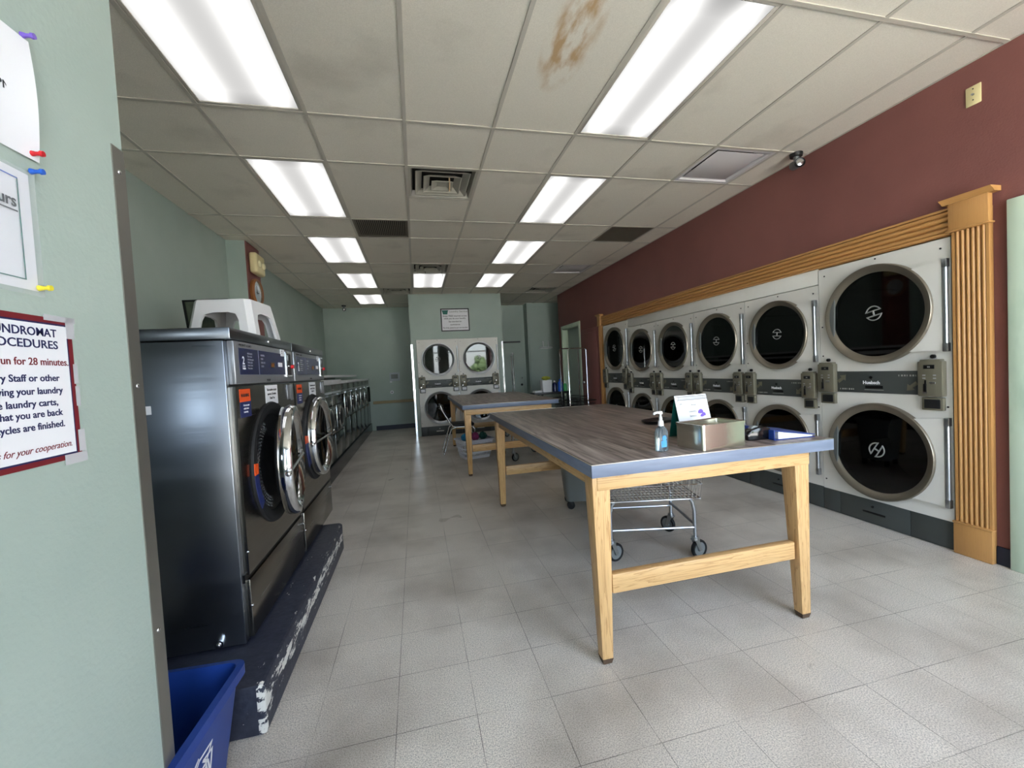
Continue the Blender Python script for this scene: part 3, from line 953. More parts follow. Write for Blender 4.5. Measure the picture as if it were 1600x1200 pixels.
def make_dryer(w_, h, r, zu, zl, ring, white_return=False, kick=.185, emb=(R(12), R(60)), panelw=.36):
    """stacked dryer, front at y = 0 looking along -Y, from x = 0 to w_"""
    t = thing('stacked_dryer', '', 'dryer')
    D = .72
    ky = h / 2.03
    m = MB()
    g_ = .0025
    # cabinet: front sheet with two round openings
    def sheet(z0, z1, cz):
        N = 40
        cx = w_ / 2
        ro = r * .88
        def sq(a):
            dx, dz = math.cos(a), math.sin(a)
            k = 1e9
            if dx > 1e-9: k = min(k, (w_ - g_ - cx) / dx)
            if dx < -1e-9: k = min(k, (g_ - cx) / dx)
            if dz > 1e-9: k = min(k, (z1 - cz) / dz)
            if dz < -1e-9: k = min(k, (z0 - cz) / dz)
            return (cx + dx * k, cz + dz * k)
        angs = sorted({2 * PI * q / N for q in range(N)} | {math.atan2(zz - cz, xx - cx) % (2 * PI) for xx in (g_, w_ - g_) for zz in (z0, z1)})
        I, O, B = [], [], []
        for a in angs:
            I.append(m.bm.verts.new((cx + ro * math.cos(a), 0, cz + ro * math.sin(a))))
            x_, z_ = sq(a)
            O.append(m.bm.verts.new((x_, 0, z_)))
            B.append(m.bm.verts.new((x_, .03, z_)))
        n = len(angs)
        for q in range(n):
            k = (q + 1) % n
            m.bm.faces.new((I[q], I[k], O[k], O[q]))
            m.bm.faces.new((O[q], O[k], B[k], B[q]))
    zm = 1.098 * ky
    sheet(kick, zm, zl)
    sheet(zm + .002, h, zu)
    m.box(g_, .03, 0, .02, D, h).box(w_ - .02, .03, 0, w_ - g_, D, h).box(g_, D - .02, 0, w_ - g_, D, h).box(g_, .03, h - .02, w_ - g_, D, h)
    m.build('cabinet', 'white', t, smooth=False)
    mk = MB()
    for a, b_ in ((g_, .16 * w_), (.16 * w_ + .002, .72 * w_), (.72 * w_ + .002, w_ - g_)):
        mk.box(a, -.004, 0.002, b_, .03, kick, .003)
    k_ = mk.build('kick_plate', 'charcoal', t)
    MB().box(.36 * w_, -.009, kick * .42, .54 * w_, -.004, kick * .5, .002).cyl((.44 * w_, -.004, kick * .72), (.44 * w_, -.009, kick * .72), .009).build('latch_slot', 'black' if not white_return else 'white', k_)
    for n_, (cz, er) in enumerate(((zu, emb[0]), (zl, emb[1]))):
        cx = w_ / 2
        hx_ = cx + r * 1.12
        # white door leaf from the hinge to the ring
        m = MB()
        za, zb = cz - r * .80, cz + r * .80
        arc = [(cx + r * .99 * math.cos(R(a)), cz + r * .99 * math.sin(R(a))) for a in range(-53, 54, 6)]
        m.prism(arc + [(hx_, zb), (hx_, za)], -.028, -.006, 'y')
        d = m.build('door', 'white', t, True, 30)
        mr = MB()
        mr.lathe([(r * .85, -.004), (r * .85, -.016), (r * .88, -.024), (r * .945, -.042), (r * .985, -.044), (r * 1.0, -.036), (r * 1.0, -.004)], (cx, 0, cz), 'y', 64, True)
        mr.build('door_ring', ring, d)
        MB().lathe([(0, -.014), (r * .86, -.014), (r * .86, -.010), (0, -.010)], (cx, 0, cz), 'y', 48, False).build('door_glass', 'pane', d)
        # hinge bar
        mh = MB()
        mh.cyl((hx_ + .016, -.022, za + .01), (hx_ + .016, -.022, zb - .01), .013)
        mh.box(hx_ + .004, -.036, zb - .05, hx_ + .03, -.004, zb + .005, .003).box(hx_ + .004, -.036, za - .005, hx_ + .03, -.004, za + .05, .003)
        mh.build('hinge', 'satin', d)
        # pull handle filling the left segment of the ring
        mh = MB()
        seg = [(cx + r * .90 * math.cos(R(a)), cz + r * .90 * math.sin(R(a))) for a in range(151, 210, 6)]
        mh.prism(seg, -.034, -.018, 'y')
        mh.build('door_handle', 'handle', d)
        me_ = MB()
        emblem(me_, (cx - .02 * r, -.0155, cz + .01), r * .142, er)
        me_.build('emblem', 'emblem', d)
        # drum behind the glass
        md = MB()
        md.lathe([(r * .86, .035), (r * 1.05, .06), (r * 1.05, D - .08), (0, D - .08)], (cx, 0, cz), 'y', 40)
        for q in range(3):
            a = R(25 + 120 * q + 40 * n_)
            md.box(-.02, .1, -.03, .02, D - .1, .03, .008, 1, Matrix.Translation((cx + r * 1.01 * math.cos(a), 0, cz + r * 1.01 * math.sin(a))) @ Matrix.Rotation(-a, 4, 'Y'))
        md.build('drum', 'drum', t)
    # control band
    z0, z1 = 1.013 * ky, 1.178 * ky
    cb = MB().box(.16 * w_, -.008, z0, .815 * w_, .002, z1, .002).build('control_band', 'charcoal', t)
    text('Huebsch', .034 * ky, 'paper', cb, (.455 * w_, -.0085, z0 + .068 * ky), align='CENTER', bold=.0012)
    MB().box(.40 * w_, -.0092, z0 + .022 * ky, .55 * w_, -.008, z0 + .026 * ky).build('pull_line', 'grey', cb, smooth=False)
    mb_ = MB().box(.405 * w_, -.0095, z0 + .034 * ky, .545 * w_, -.008, z0 + .056 * ky, .001)
    mb_.cyl((.455 * w_, -.008, z0 + .118 * ky), (.455 * w_, -.012, z0 + .118 * ky), .011)
    mb_.build('latch', 'black', cb)
    ma = MB()
    for (ax, az, sg) in ((.205 * w_, z0 + .105 * ky, 1), (.755 * w_, z0 + .06 * ky, -1)):
        P_ = [(-.035, -.012), (.0, .012), (-.014, .026), (.034, .034), (.03, -.014), (.016, -.003), (-.02, -.034)]
        ma.prism([(ax + sg * u, az + sg * v) for u, v in P_], -.0095, -.0078, 'y')
    ma.build('arrow_mark', 'taupe', cb)
    for ax, az in ((.19 * w_, z0 + .026 * ky), (.66 * w_, z1 - .032 * ky)):
        mi = MB()
        for q in range(7):
            mi.box(ax + q * .017, -.0092, az - .006, ax + q * .017 + (.010 if q % 3 else .005), -.008, az + .006)
        mi.build('instruction_mark', 'grey', cb, smooth=False)
    # coin boxes with displays and coin returns
    for q, (a, b_) in enumerate(((.008, .165), (.812, .968))):
        a, b_ = a * w_, b_ * w_
        za, zb = 1.008 * ky, 1.255 * ky
        bx = MB()
        bx.box(a, -.045, za, b_, 0, zb - .012, .008).box(a + .012, -.043, zb - .03, b_ - .012, 0, zb, .006)
        b = bx.build('coin_box', 'taupe', t)
        mid = (a + b_) / 2
        MB().box(mid - .032, -.0475, zb - .062, mid + .028, -.044, zb - .036, .001).build('display', 'black', b)
        text('88' if q else '10', .016, 'grey', b, (mid - .002, -.048, zb - .055), align='CENTER')
        mm = MB()
        for uu in (-.03, .028):
            for vv in (.105, .125):
                mm.box(mid + uu - .008, -.0465, zb - vv - .004, mid + uu + .008, -.044, zb - vv + .004)
        mm.build('button', 'grey', b, smooth=False)
        MB().box(mid - .034, -.048, za + .03, mid - .016, -.044, za + .085, .002).box(mid - .026, -.049, za + .085, mid - .018, -.044, za + .11).build('coin_slot', 'black', b)
        MB().box(mid + .0, -.0475, za + .085, mid + .034, -.044, za + .098, .002).box(mid - .036, -.05, za + .022, mid - .014, -.044, za + .03).build('coin_plate', 'chrome', b)
        MB().cyl((mid, 0, zb + .018), (mid, -.016, zb + .018), .013).build('lock', 'black', b)
        rt = MB()
        rt.box(a + .014, -.03, .915 * ky, b_ - .008, 0, 1.0 * ky, .004)
        rr_ = rt.build('coin_return', 'taupe' if not white_return else 'charcoal', t)
        MB().box(a + .03, -.034, .928 * ky, b_ - .02, -.029, .988 * ky, .003).build('return_flap', 'dark' if not white_return else 'paper', rr_)
    mm = MB()
    for xx, zz in ((.06, h - .06), (.5, h - .02), (.94, h - .06), (.03, zu - .05), (.03, zu - r * .8), (.04, zl + .02), (.97, zl + r), (.03, kick + .08)):
        mm.cyl((xx * w_, 0, zz), (xx * w_, -.003, zz), .006, n=10)
    mm.build('screw', 'dark', t)
    return t

big = make_dryer(.887, 2.03, .365, 1.60, .575, 'bronze')
sml = make_dryer(.808, 1.907, .322, 1.525, .55, 'bronze', kick=.19, emb=(R(-5), R(30)))
ctr = make_dryer(.885, 2.07, .352, 1.632, .60, 'satin', True, kick=.2, emb=(R(-30), R(10)))
G1, G2 = 'stacked dryers along the maroon wall', 'stacked dryers in the centre housing'
placed = []
yy = .26
specs = [(big, .887, 'large white stacked dryer nearest the camera, beside the wide fluted oak pilaster'),
         (sml, .808, 'smaller white stacked dryer directly left of the nearest large one'),
         (sml, .808, 'smaller white stacked dryer, second of the four between the two large ones'),
         (sml, .808, 'smaller white stacked dryer, third of the four between the two large ones'),
         (sml, .808, 'smaller white stacked dryer next to the far large one, fourth of four'),
         (big, .887, 'large white stacked dryer at the far end of its row, by the narrow oak strip')]
used = set()
for k, (src, w_, lab) in enumerate(specs):
    o = src if id(src) not in used else copy_tree(src)
    used.add(id(src))
    yy += w_
    o.location = (XR - .02, yy, 0.001)
    o.rotation_euler = (0, 0, FACE_LEFT)
    o['label'] = lab
    o['group'] = G1
ctr.location = (1.238, BY - .012, .001)
ctr['label'] = 'left stacked dryer in the green centre housing, behind the chair'
ctr['group'] = G2
o = copy_tree(ctr)
o.location = (2.123, BY - .012, .001)
o['label'] = 'right stacked dryer in the green centre housing, reflecting the window'

# ================================================================ big washers on their concrete step
st = MB()
st.prism([(-.62, .03), (.552, .03), (.562, .04), (.562, 1.75), (.535, 1.79), (-.62, 1.79)], 0.001, .2, 'z')
bmesh.ops.bevel(st.bm, geom=st.bm.edges[:], offset=.012, segments=2, affect='EDGES', profile=.5)
tag(st.build('washer_step', 'chip'), 'navy painted concrete step with chipped front edge under the two big washers', 'step')
tag(MB().box(-.62, 2.10, .001, .065, YF - .015, .2, .008).build('washer_step', mat('dark_glossy_paint', (30, 33, 40), .22)), 'low dark glossy step under the row of small washers', 'step')

def rot_about(o, pivot, ang):
    mm = Matrix.Translation(pivot) @ Matrix.Rotation(ang, 4, 'Z') @ Matrix.Translation([-v for v in pivot])
    o.data.transform(mm)

def make_big_washer(open_deg):
    t = thing('front_load_washer', '', 'washing machine')
    w_, D, h = .892, .80, 1.38
    MB().box(.0, .022, .01, w_, D, 1.325, .004).build('cabinet', 'steel', t)
    MB().box(-.001, -.006, 1.33, w_, D + .004, 1.38, .004).build('lid', 'steel', t)
    cx, cz, r = .445, .72, .285
    # lower service panel, gap and front sheet with the drum opening
    MB().box(.03, .0, .02, w_ - .004, .024, .275, .003).build('service_panel', 'steelv', t)
    MB().box(.012, .012, .268, w_ - .002, .03, .305).build('gap_strip', 'black', t, smooth=False)
    m = MB()
    N = 48
    x0, x1, z0, z1 = .03, w_ - .004, .298, 1.125
    angs = sorted({2 * PI * q / N for q in range(N)} | {math.atan2(zz - cz, xx - cx) % (2 * PI) for xx in (x0, x1) for zz in (z0, z1)})
    I, O, B, J = [], [], [], []
    for a in angs:
        dx, dz = math.cos(a), math.sin(a)
        k = min([(x1 - cx) / dx if dx > 1e-9 else 1e9, (x0 - cx) / dx if dx < -1e-9 else 1e9, (z1 - cz) / dz if dz > 1e-9 else 1e9, (z0 - cz) / dz if dz < -1e-9 else 1e9])
        I.append(m.bm.verts.new((cx + .30 * dx, 0, cz + .30 * dz)))
        J.append(m.bm.verts.new((cx + .30 * dx, .022, cz + .30 * dz)))
        O.append(m.bm.verts.new((cx + k * dx, 0, cz + k * dz)))
        B.append(m.bm.verts.new((cx + k * dx, .022, cz + k * dz)))
    for q in range(len(angs)):
        k = (q + 1) % len(angs)
        m.bm.faces.new((I[q], I[k], O[k], O[q]))
        m.bm.faces.new((O[q], O[k], B[k], B[q]))
        m.bm.faces.new((J[q], J[k], I[k], I[q]))
    m.build('front_panel', 'steelv', t, smooth=False)
    MB().lathe([(.315, -.002), (.31, -.011), (.29, -.013), (.262, -.007), (.252, .003), (.252, .008), (.315, .002)], (cx, 0, cz), 'y', 56, True).build('door_gasket', 'rubber', t)
    # the drum: a shallow dark well set in front of the cabinet wall with rows of bright perforations
    dr = MB().lathe([(.256, .006), (.0, .006)], (cx, 0, cz), 'y', 48).build('drum', 'dark', t)
    mp = MB()
    for q in range(26):
        a = R(112 + q * 5.6)
        for rr_ in (.188, .203, .218, .233):
            aa = a + (R(3.2) if int(rr_ * 1000) in (203, 233) else 0)
            mp.sph((cx + rr_ * math.cos(aa), (.0045), cz + rr_ * math.sin(aa)), .0055, 6, (1, .4, 1))
    mp.build('perforation', 'chrome', dr)
    # door
    a = R(open_deg)
    pv = (cx + .315, -.03, 0)
    md = MB()
    md.lathe([(.284, -.012), (.290, -.025), (.290, -.060), (.282, -.072), (.262, -.074), (.236, -.058), (.224, -.04), (.225, -.012)], (cx, 0, cz), 'y', 64, True)
    d = md.build('door', 'chrome', t)
    rot_about(d, pv, a)
    mg = MB().lathe([(0, -.025), (.12, -.03), (.2, -.040), (.228, -.045), (.228, -.035), (.2, -.03), (.19, -.005), (.0, .004)], (cx, 0, cz), 'y', 48)
    g = mg.build('door_glass', 'wglass' if open_deg < 1 else 'wglass', d)
    rot_about(g, pv, a)
    mb2 = MB().lathe([(.226, -.02), (.226, .004), (.21, .012), (.196, .012), (.2, -.02)], (cx, 0, cz), 'y', 48, True)
    b2 = mb2.build('door_seal', 'rubber', d)
    rot_about(b2, pv, a)
    hb = MB().cyl((cx + .23, -.07, cz - .015), (cx - .33, -.062, cz - .015), .0085).sph((cx - .33, -.062, cz - .015), .014).build('door_handle', 'chrome', d)
    rot_about(hb, pv, a)
    MB().box(cx + .295, -.05, cz - .05, cx + .335, .0, cz + .05, .006).cyl((cx + .315, -.055, cz - .06), (cx + .315, -.055, cz + .06), .011).build('hinge', 'steeld', t)
    # control panel
    cp = MB().box(.03, -.006, 1.135, w_ - .004, .022, 1.326, .004).build('control_panel', 'silver', t)
    MB().box(.075, -.0075, 1.178, .302, -.0055, 1.298).build('instruction_overlay', 'overlay', cp, smooth=False)
    ov = MB().box(.315, -.0075, 1.178, .725, -.0055, 1.298).build('program_overlay', 'overlay', cp, smooth=False)
    text('FRONT LOAD', .014, 'blackink', cp, (.08, -.0075, 1.306), width=.14)
    text('2', .05, 'paper', cp, (.105, -.008, 1.225), bold=.001)
    text('LOAD\nWASH', .012, 'paper', cp, (.103, -.008, 1.212), space=.9)
    text('Add laundry\nClose door\nAdd detergent\nSelect cycle\nInsert coins\nPress start', .0125, 'grey', cp, (.165, -.008, 1.272), space=1.1)
    text('NORMAL\nPERM\nDELICATE\nCOLD', .0135, 'grey', cp, (.335, -.008, 1.27), space=1.35)
    MB().box(.475, -.0085, 1.214, .545, -.007, 1.244).build('display', 'black', cp, smooth=False)
    text('1.75', .024, 'led', cp, (.482, -.0092, 1.221))
    MB().box(.60, -.0085, 1.222, .672, -.007, 1.246).build('start_label', 'paper', cp, smooth=False)
    MB().box(.655, -.0085, 1.285, .725, -.006, 1.325).build('price_sticker', 'paper', cp, smooth=False)
    text('25c\n$1', .012, 'blackink', cp, (.668, -.009, 1.31))
    sl = MB().box(.745, -.012, 1.165, .755, -.005, 1.315).box(.745, -.012, 1.165, .838, -.005, 1.174).box(.745, -.012, 1.306, .838, -.005, 1.315).build('coin_frame', 'chrome', cp, smooth=False)
    MB().box(.757, -.009, 1.176, .84, -.006, 1.304).build('coin_plate', 'dark', cp, smooth=False)
    MB().box(.775, -.013, 1.262, .783, -.009, 1.296).box(.79, -.018, 1.225, .82, -.009, 1.233).build('coin_slot', 'chrome', cp, smooth=False)
    MB().cyl((.838, -.009, 1.226), (.838, -.026, 1.226), .012).build('coin_button', 'redp', cp)
    for x, y, z in ((.46, -.008, 1.352), (.03, -.001, .4), (w_ - .006, -.001, .62), (w_ - .006, -.001, .22), (.032, -.001, .16)):
        MB().sph((x, y, z), .006 if z < 1 else .008).build('screw', 'chrome', t)
    text('WASHER', .014, 'blackink', cp, (.43, -.0075, 1.145), align='CENTER')
    # stickers and the notice
    lb = MB().box(.065, -.0015, 1.055, .185, 0, 1.112).build('warning_label', 'orange', t, smooth=False)
    MB().box(.065, -.0015, .985, .185, 0, 1.055).build('warning_text', 'label', lb, smooth=False)
    text('WARNING', .02, 'blackink', lb, (.078, -.002, 1.077), width=.09, bold=.0006)
    text('Do not open\nwhile drum\nis turning', .0125, 'paper', lb, (.098, -.002, 1.035), space=1.2)
    nt_ = MB().box(.385, -.0015, 1.018, .575, 0, 1.122).build('paper_notice', 'paper', t, smooth=False)
    text('This machine accepts\nquarters & loonies.\nThank You', .0175, 'blackink', nt_, (.48, -.002, 1.092), align='CENTER', bold=.0003, space=1.25)
    MB().box(.74, -.006, 1.03, .80, 0, 1.118, .004).box(.815, -.003, 1.02, .868, 0, 1.118, .002).build('latch_cover', 'silver', t)
    lb2 = MB().prism([(cx + .31 * math.cos(R(a_)), cz + .31 * math.sin(R(a_))) for a_ in range(176, 217, 5)] + [(cx + .268 * math.cos(R(a_)), cz + .268 * math.sin(R(a_))) for a_ in range(216, 175, -5)], -.0150, -.0110, 'y').build('gasket_label', 'label', t)
    MB().prism([(cx + .311 * math.cos(R(a_)), cz + .311 * math.sin(R(a_))) for a_ in range(172, 183, 5)] + [(cx + .268 * math.cos(R(a_)), cz + .268 * math.sin(R(a_))) for a_ in range(182, 171, -5)], -.0156, -.0112, 'y').build('warning_stripe', 'orange', lb2)
    return t
bw = make_big_washer(8.5)
bw.location = (.43, .30, .202)
bw.rotation_euler = (0, 0, FACE_RIGHT)
tag(bw, 'tall steel front-load washer nearest the camera, its round chrome door ajar', 'washing machine', 'big steel washers')
MB().box(-.0008, .30, 1.03, 0, .33, 1.065).box(-.0008, .32, .84, 0, .34, .93).build('tape_scrap', 'paper', bw, smooth=False)
sb = MB().cyl((0, .12, .035), (-.016, .12, .035), .018).sph((-.016, .12, .035), .01).build('bolt', 'chrome', bw)
bw2 = make_big_washer(0)
bw2.location = (.43, 1.197, .202)
bw2.rotation_euler = (0, 0, FACE_RIGHT)
tag(bw2, 'second tall steel front-load washer with its chrome porthole door shut', 'washing machine', 'big steel washers')

# small washers along the left wall
def make_small_washer(w_, high, opened=False):
    t = thing('compact_washer', '', 'washing machine')
    D = .66
    dz = .13 if high else 0.
    MB().box(.003, .012, 0, w_ - .003, D, 1.06, .004).build('cabinet', 'steelv', t)
    MB().box(.006, 0, .02, w_ - .006, .012, .36 + dz, .002).build('lower_panel', 'steeld', t)
    MB().prism([(.0, .90), (.07, 1.02), (.07, .90)], .006, w_ - .006, 'x').build('control_panel', 'silver', t)
    # glossy strip on the sloping control panel
    MB().box(.012, -.004, 1.06, w_ - .012, D, 1.125 if not high else 1.10, .005).build('top', 'whitep', t)
    s_ = MB().prism([(-.004, .935), (.062, 1.045), (.066, 1.043), (.0, .933)], .014, w_ - .03, 'x')
    s_.build('panel_overlay', 'gloss' if not high else 'silver', t)
    MB().box(w_ * .55, -.004, .905, w_ * .8, .004, .925).build('coin_slot', 'chrome', t, smooth=False)
    a, b_ = .40 + dz, .77 + dz
    md = MB().box(.05, -.035, a, w_ - .06, -.004, b_, .012)
    d = md.build('door', 'steeld', t)
    g = MB().lathe([(0, -.058), (.10, -.052), (.135, -.036), (.135, -.030), (0, -.030)], (w_ / 2 - .01, 0, (a + b_) / 2), 'y', 32).build('door_glass', 'black', d)
    rg = MB().lathe([(.133, -.034), (.14, -.044), (.155, -.044), (.16, -.034)], (w_ / 2 - .01, 0, (a + b_) / 2), 'y', 36).build('door_ring', 'chrome', d)
    hd_ = MB().box(.075, -.06, a + .15, .09, -.034, a + .24, .004).build('door_handle', 'dark', d)
    if opened:
        for q in (d, g, rg, hd_):
            rot_about(q, (w_ - .06, -.02, 0), R(-62))
        MB().lathe([(.0, .003), (.15, .003), (.15, -.004), (.135, -.008)], (w_ / 2 - .01, 0, (a + b_) / 2), 'y', 32).build('door_gasket', 'rubber', t)
    return t
GS = 'compact washers along the left wall'
sa = make_small_washer(.71, False)
sbm = make_small_washer(.64, True)
so_ = make_small_washer(.64, True, True)
labs_a = ['compact white-topped washer hidden right behind the big washers', 'compact white-topped washer second behind the big washers',
          'compact white-topped washer with low square door, first one seen past the big washers', 'compact white-topped washer with low square door, beside the taller steel-topped ones']
for k in range(4):
    o = sa if k == 0 else copy_tree(sa)
    o.location = (.05, 2.34 + k * .71, .202)
    o.rotation_euler = (0, 0, FACE_RIGHT)
    tag(o, labs_a[k], 'washing machine', GS)
labs_b = ['compact steel-topped washer with raised square door, next to the white-topped ones', 'compact steel-topped washer, second after the white-topped ones', 'compact steel-topped washer in the middle of its row, third after the white-topped ones',
          'compact steel-topped washer, fourth after the white-topped ones', 'compact steel-topped washer next to the one with its door open']
for k in range(5):
    o = sbm if k == 0 else copy_tree(sbm)
    o.location = (.05, 5.18 + k * .64, .202)
    o.rotation_euler = (0, 0, FACE_RIGHT)
    tag(o, labs_b[k], 'washing machine', GS)
so_.location = (.05, 5.18 + 5 * .64, .202)
so_.rotation_euler = (0, 0, FACE_RIGHT)
tag(so_, 'last compact washer by the far wall with its dark door hanging open', 'washing machine', GS)
t = thing('utility_chase', 'long low utility chase with white cap running behind the small washers', 'ledge', (-.66, 5.3, 0.001))
MB().box(-.028, -3.18, 0, .028, 3.25, 1.365, .004).build('panel', 'steeld', t)
MB().box(-.028, -3.18, 1.366, .50, 3.25, 1.402, .004).build('cap', 'whitep', t)

# things on the big washer
def stool(loc, rz_):
    t = thing('plastic_stool', 'white plastic step stool with arched openings on top of the near big washer', 'stool', loc, rz_)
    hh, a, b_ = .30, .168, .215
    def sec(u):        # half width of the outside at height fraction u
        return b_ + (a - b_) * u
    m = MB()
    th = .008
    for side in range(4):
        mt = Matrix.Rotation(side * PI / 2, 3, 'Z')
        # panel with arched opening: inner arch outline and outer outline share 2n points
        n = 20
        arch, outer = [], []
        ow, oz = .118, .215
        ap = [(-ow * 1.12, 0), (-ow * 1.06, .05), (-ow * 1.0, .1), (-ow * .93, .165), (-ow * .78, .203), (-ow * .4, oz), (0, oz), (ow * .4, oz), (ow * .78, .203), (ow * .93, .165), (ow, .1), (ow * 1.06, .05), (ow * 1.12, 0)]
        op = []
        c_ = .03
        for k, (x, z) in enumerate(ap):
            if k <= 4:
                zz = hh * k / 4 * .97
                op.append((-sec(zz / hh) + c_, zz))
            elif k >= 8:
                zz = hh * (12 - k) / 4 * .97
                op.append((sec(zz / hh) - c_, zz))
            else:
                f = (k - 4) / 4
                op.append(((-1 + 2 * f) * (sec(.97) - c_), hh * .97))
        for yo in (0, th):
            pass
        def V(x, z, off):
            y = -(sec(z / hh) - off)
            return mt @ Vector((x, y, z))
        A = [m.bm.verts.new(V(x, z, 0)) for x, z in ap]
        O = [m.bm.verts.new(V(x, z, 0)) for x, z in op]
        A2 = [m.bm.verts.new(V(x, z, th * 2)) for x, z in ap]
        O2 = [m.bm.verts.new(V(x, z, th)) for x, z in op]
        for k in range(len(ap) - 1):
            m.bm.faces.new((A[k], A[k + 1], O[k + 1], O[k]))
            m.bm.faces.new((A2[k], A2[k + 1], O2[k + 1], O2[k]))
            m.bm.faces.new((A[k], A[k + 1], A2[k + 1], A2[k]))
        # bevelled corner strip to the next side
        mt2 = Matrix.Rotation((side + 1) * PI / 2, 3, 'Z')
        L = [(sec(z / hh) - c_, z) for z in (0, hh * .25, hh * .5, hh * .75, hh * .97)]
        def W_(x, z, off):
            return mt2 @ Vector((-x, -(sec(z / hh) - off), z))
        p1 = [m.bm.verts.new(V(x, z, 0)) for x, z in L]
        p2 = [m.bm.verts.new(W_(x, z, 0)) for x, z in L]
        for k in range(4):
            m.bm.faces.new((p1[k], p1[k + 1], p2[k + 1], p2[k]))
    m.build('legs', 'whitep', t, True, 40)
    s2 = MB()
    k_ = a - .0
    c_ = .03
    oct_ = [(-k_, -k_ + c_), (-k_ + c_, -k_), (k_ - c_, -k_), (k_, -k_ + c_), (k_, k_ - c_), (k_ - c_, k_), (-k_ + c_, k_), (-k_, k_ - c_)]
    s2.prism(oct_, hh * .955, hh, 'z')
    bmesh.ops.bevel(s2.bm, geom=s2.bm.edges[:], offset=.005, segments=2, affect='EDGES', profile=.5)
    s2.build('seat', 'whitep', t)
stool((.03, 1.47, 1.583), R(-6))
t = thing('framed_board', 'thin dark framed picture leaning behind the white stool', 'picture', (-.33, 2.0, 1.583))
t.rotation_euler = (R(9), 0, R(-8))
m = MB()
m.box(-.16, -.012, 0, -.145, .008, .42).box(.145, -.012, 0, .16, .008, .42).box(-.16, -.012, 0, .16, .008, .015).box(-.16, -.012, .405, .16, .008, .42)
m.build('frame', 'black', t, smooth=False)
MB().box(-.145, -.004, .015, .145, .006, .405).build('print', 'olive', t, smooth=False)

# clock and emergency light on the column
t = thing('wall_clock', 'round clock with brown rim high on the maroon side of the left column', 'clock', (-.691, 4.06, 2.46), FACE_RIGHT)
MB().lathe([(.0, 0), (.165, 0), (.17, -.03), (.155, -.05), (.14, -.045), (.138, -.02), (.0, -.02)], axis='y', n=48).build('rim', 'clockwood', t)
f_ = MB().lathe([(0, -.024), (.139, -.024), (.139, -.021), (0, -.021)], axis='y', n=40).build('dial', 'paper', t)
MB().box(-.004, -.028, -.02, .004, -.025, .085).box(-.02, -.028, -.004, .06, -.025, .004).build('hand', 'blackink', f_, smooth=False)
MB().lathe([(0, -.062), (.07, -.056), (.145, -.042), (.145, -.038), (0, -.05)], axis='y', n=40).build('glass', 'clear', t)
t = thing('emergency_light', 'cream emergency light unit above the wall clock on the left column', 'emergency light', (-.691, 4.07, 2.80), FACE_RIGHT)
MB().box(-.15, -.09, -.12, .15, 0, .13, .03, 3).build('housing', 'cream', t)
lm = mat('lamp_cover', (240, 232, 190), .15)
for x in (-.07, .07):
    MB().sph((x, -.095, .0), .045, 14, (1, .5, 1)).build('lamp', lm, t)

# ================================================================ recycling bin
t = thing('recycling_bin', 'blue plastic recycling box with white arrows mark beside the navy step', 'recycling bin', (.283, -.325, .001), R(-3))
def ring_pts(hx_, hy_, r_, z):
    P = []
    for cx_, cy_, a0 in ((hx_ - r_, hy_ - r_, 0), (-hx_ + r_, hy_ - r_, 90), (-hx_ + r_, -hy_ + r_, 180), (hx_ - r_, -hy_ + r_, 270)):
        for q in range(6):
            a = R(a0 + q * 18)
            P.append((cx_ + r_ * math.cos(a), cy_ + r_ * math.sin(a), z))
    return P
def loft(m, rings, cap0=True, cap1=False):
    L = [[m.bm.verts.new(p) for p in r_] for r_ in rings]
    n = len(L[0])
    for i in range(len(L) - 1):
        for j in range(n):
            m.bm.faces.new((L[i][j], L[i][(j + 1) % n], L[i + 1][(j + 1) % n], L[i + 1][j]))
    if cap0:
        m.bm.faces.new(L[0][::-1])
    if cap1:
        m.bm.faces.new(L[-1])
m = MB()
loft(m, [ring_pts(.19, .225, .03, 0), ring_pts(.235, .265, .035, .325), ring_pts(.255, .285, .04, .33), ring_pts(.255, .285, .04, .362), ring_pts(.235, .265, .035, .365), ring_pts(.228, .258, .03, .335), ring_pts(.184, .219, .025, .012)], True, True)
m.build('body', 'blue', t, True, 40)
mh = MB()
mh.box(-.12, .262, .315, .10, .2875, .34, .005)
mh.build('rim_lip', 'blue', t)
ma = MB()
def arrow_pt(u, v):                        # u along +y of the right face, v up; follows the tapered side
    z = .17 + v * 1.35
    x = .19 + (.235 - .19) * z / .325 + .0008
    return Vector((x, u * 1.35 + .02, z))
def ribbon(P, closed=True, w_=.006):
    n = len(P)
    for k in range(n if closed else n - 1):
        a_, b_ = Vector(P[k]), Vector(P[(k + 1) % n])
        d = (b_ - a_).normalized()
        nn = Vector((-d.y, d.x)) * w_ / 2
        e_ = d * w_ / 2
        q = [a_ - e_ + nn, b_ + e_ + nn, b_ + e_ - nn, a_ - e_ - nn]
        ma.bm.faces.new([ma.bm.verts.new(arrow_pt(p.x, p.y)) for p in q])
for k in range(3):
    an = R(90 + 120 * k)
    def rp(x, y):
        return (x * math.cos(an) - y * math.sin(an), x * math.sin(an) + y * math.cos(an))
    ribbon([rp(.052, -.05), rp(.052, .0), rp(.02, .028), rp(.02, -.03)])
    ribbon([rp(.058, .006), rp(.026, .034), rp(-.004, .04), rp(.03, .055)])
ma.build('recycling_mark', 'paper', t, smooth=False)

# ================================================================ notices on the partition
def sheet_thing(name, label, cat, yl, zb, wd, ht, m_paper='paper', curl=0., group='notices on the partition'):
    t = thing(name, label, cat, (PX + .001, yl, zb), FACE_RIGHT, group)
    m = MB()
    def f(u, v):
        bend = curl * (max(0, u - .6) / .4) ** 2 * (.4 + .6 * math.sin(v * PI))
        return (u * wd - bend * .25, -.0012 - bend, v * ht)
    m.grid(f, 16, 10)
    m.build('sheet', m_paper, t)
    return t
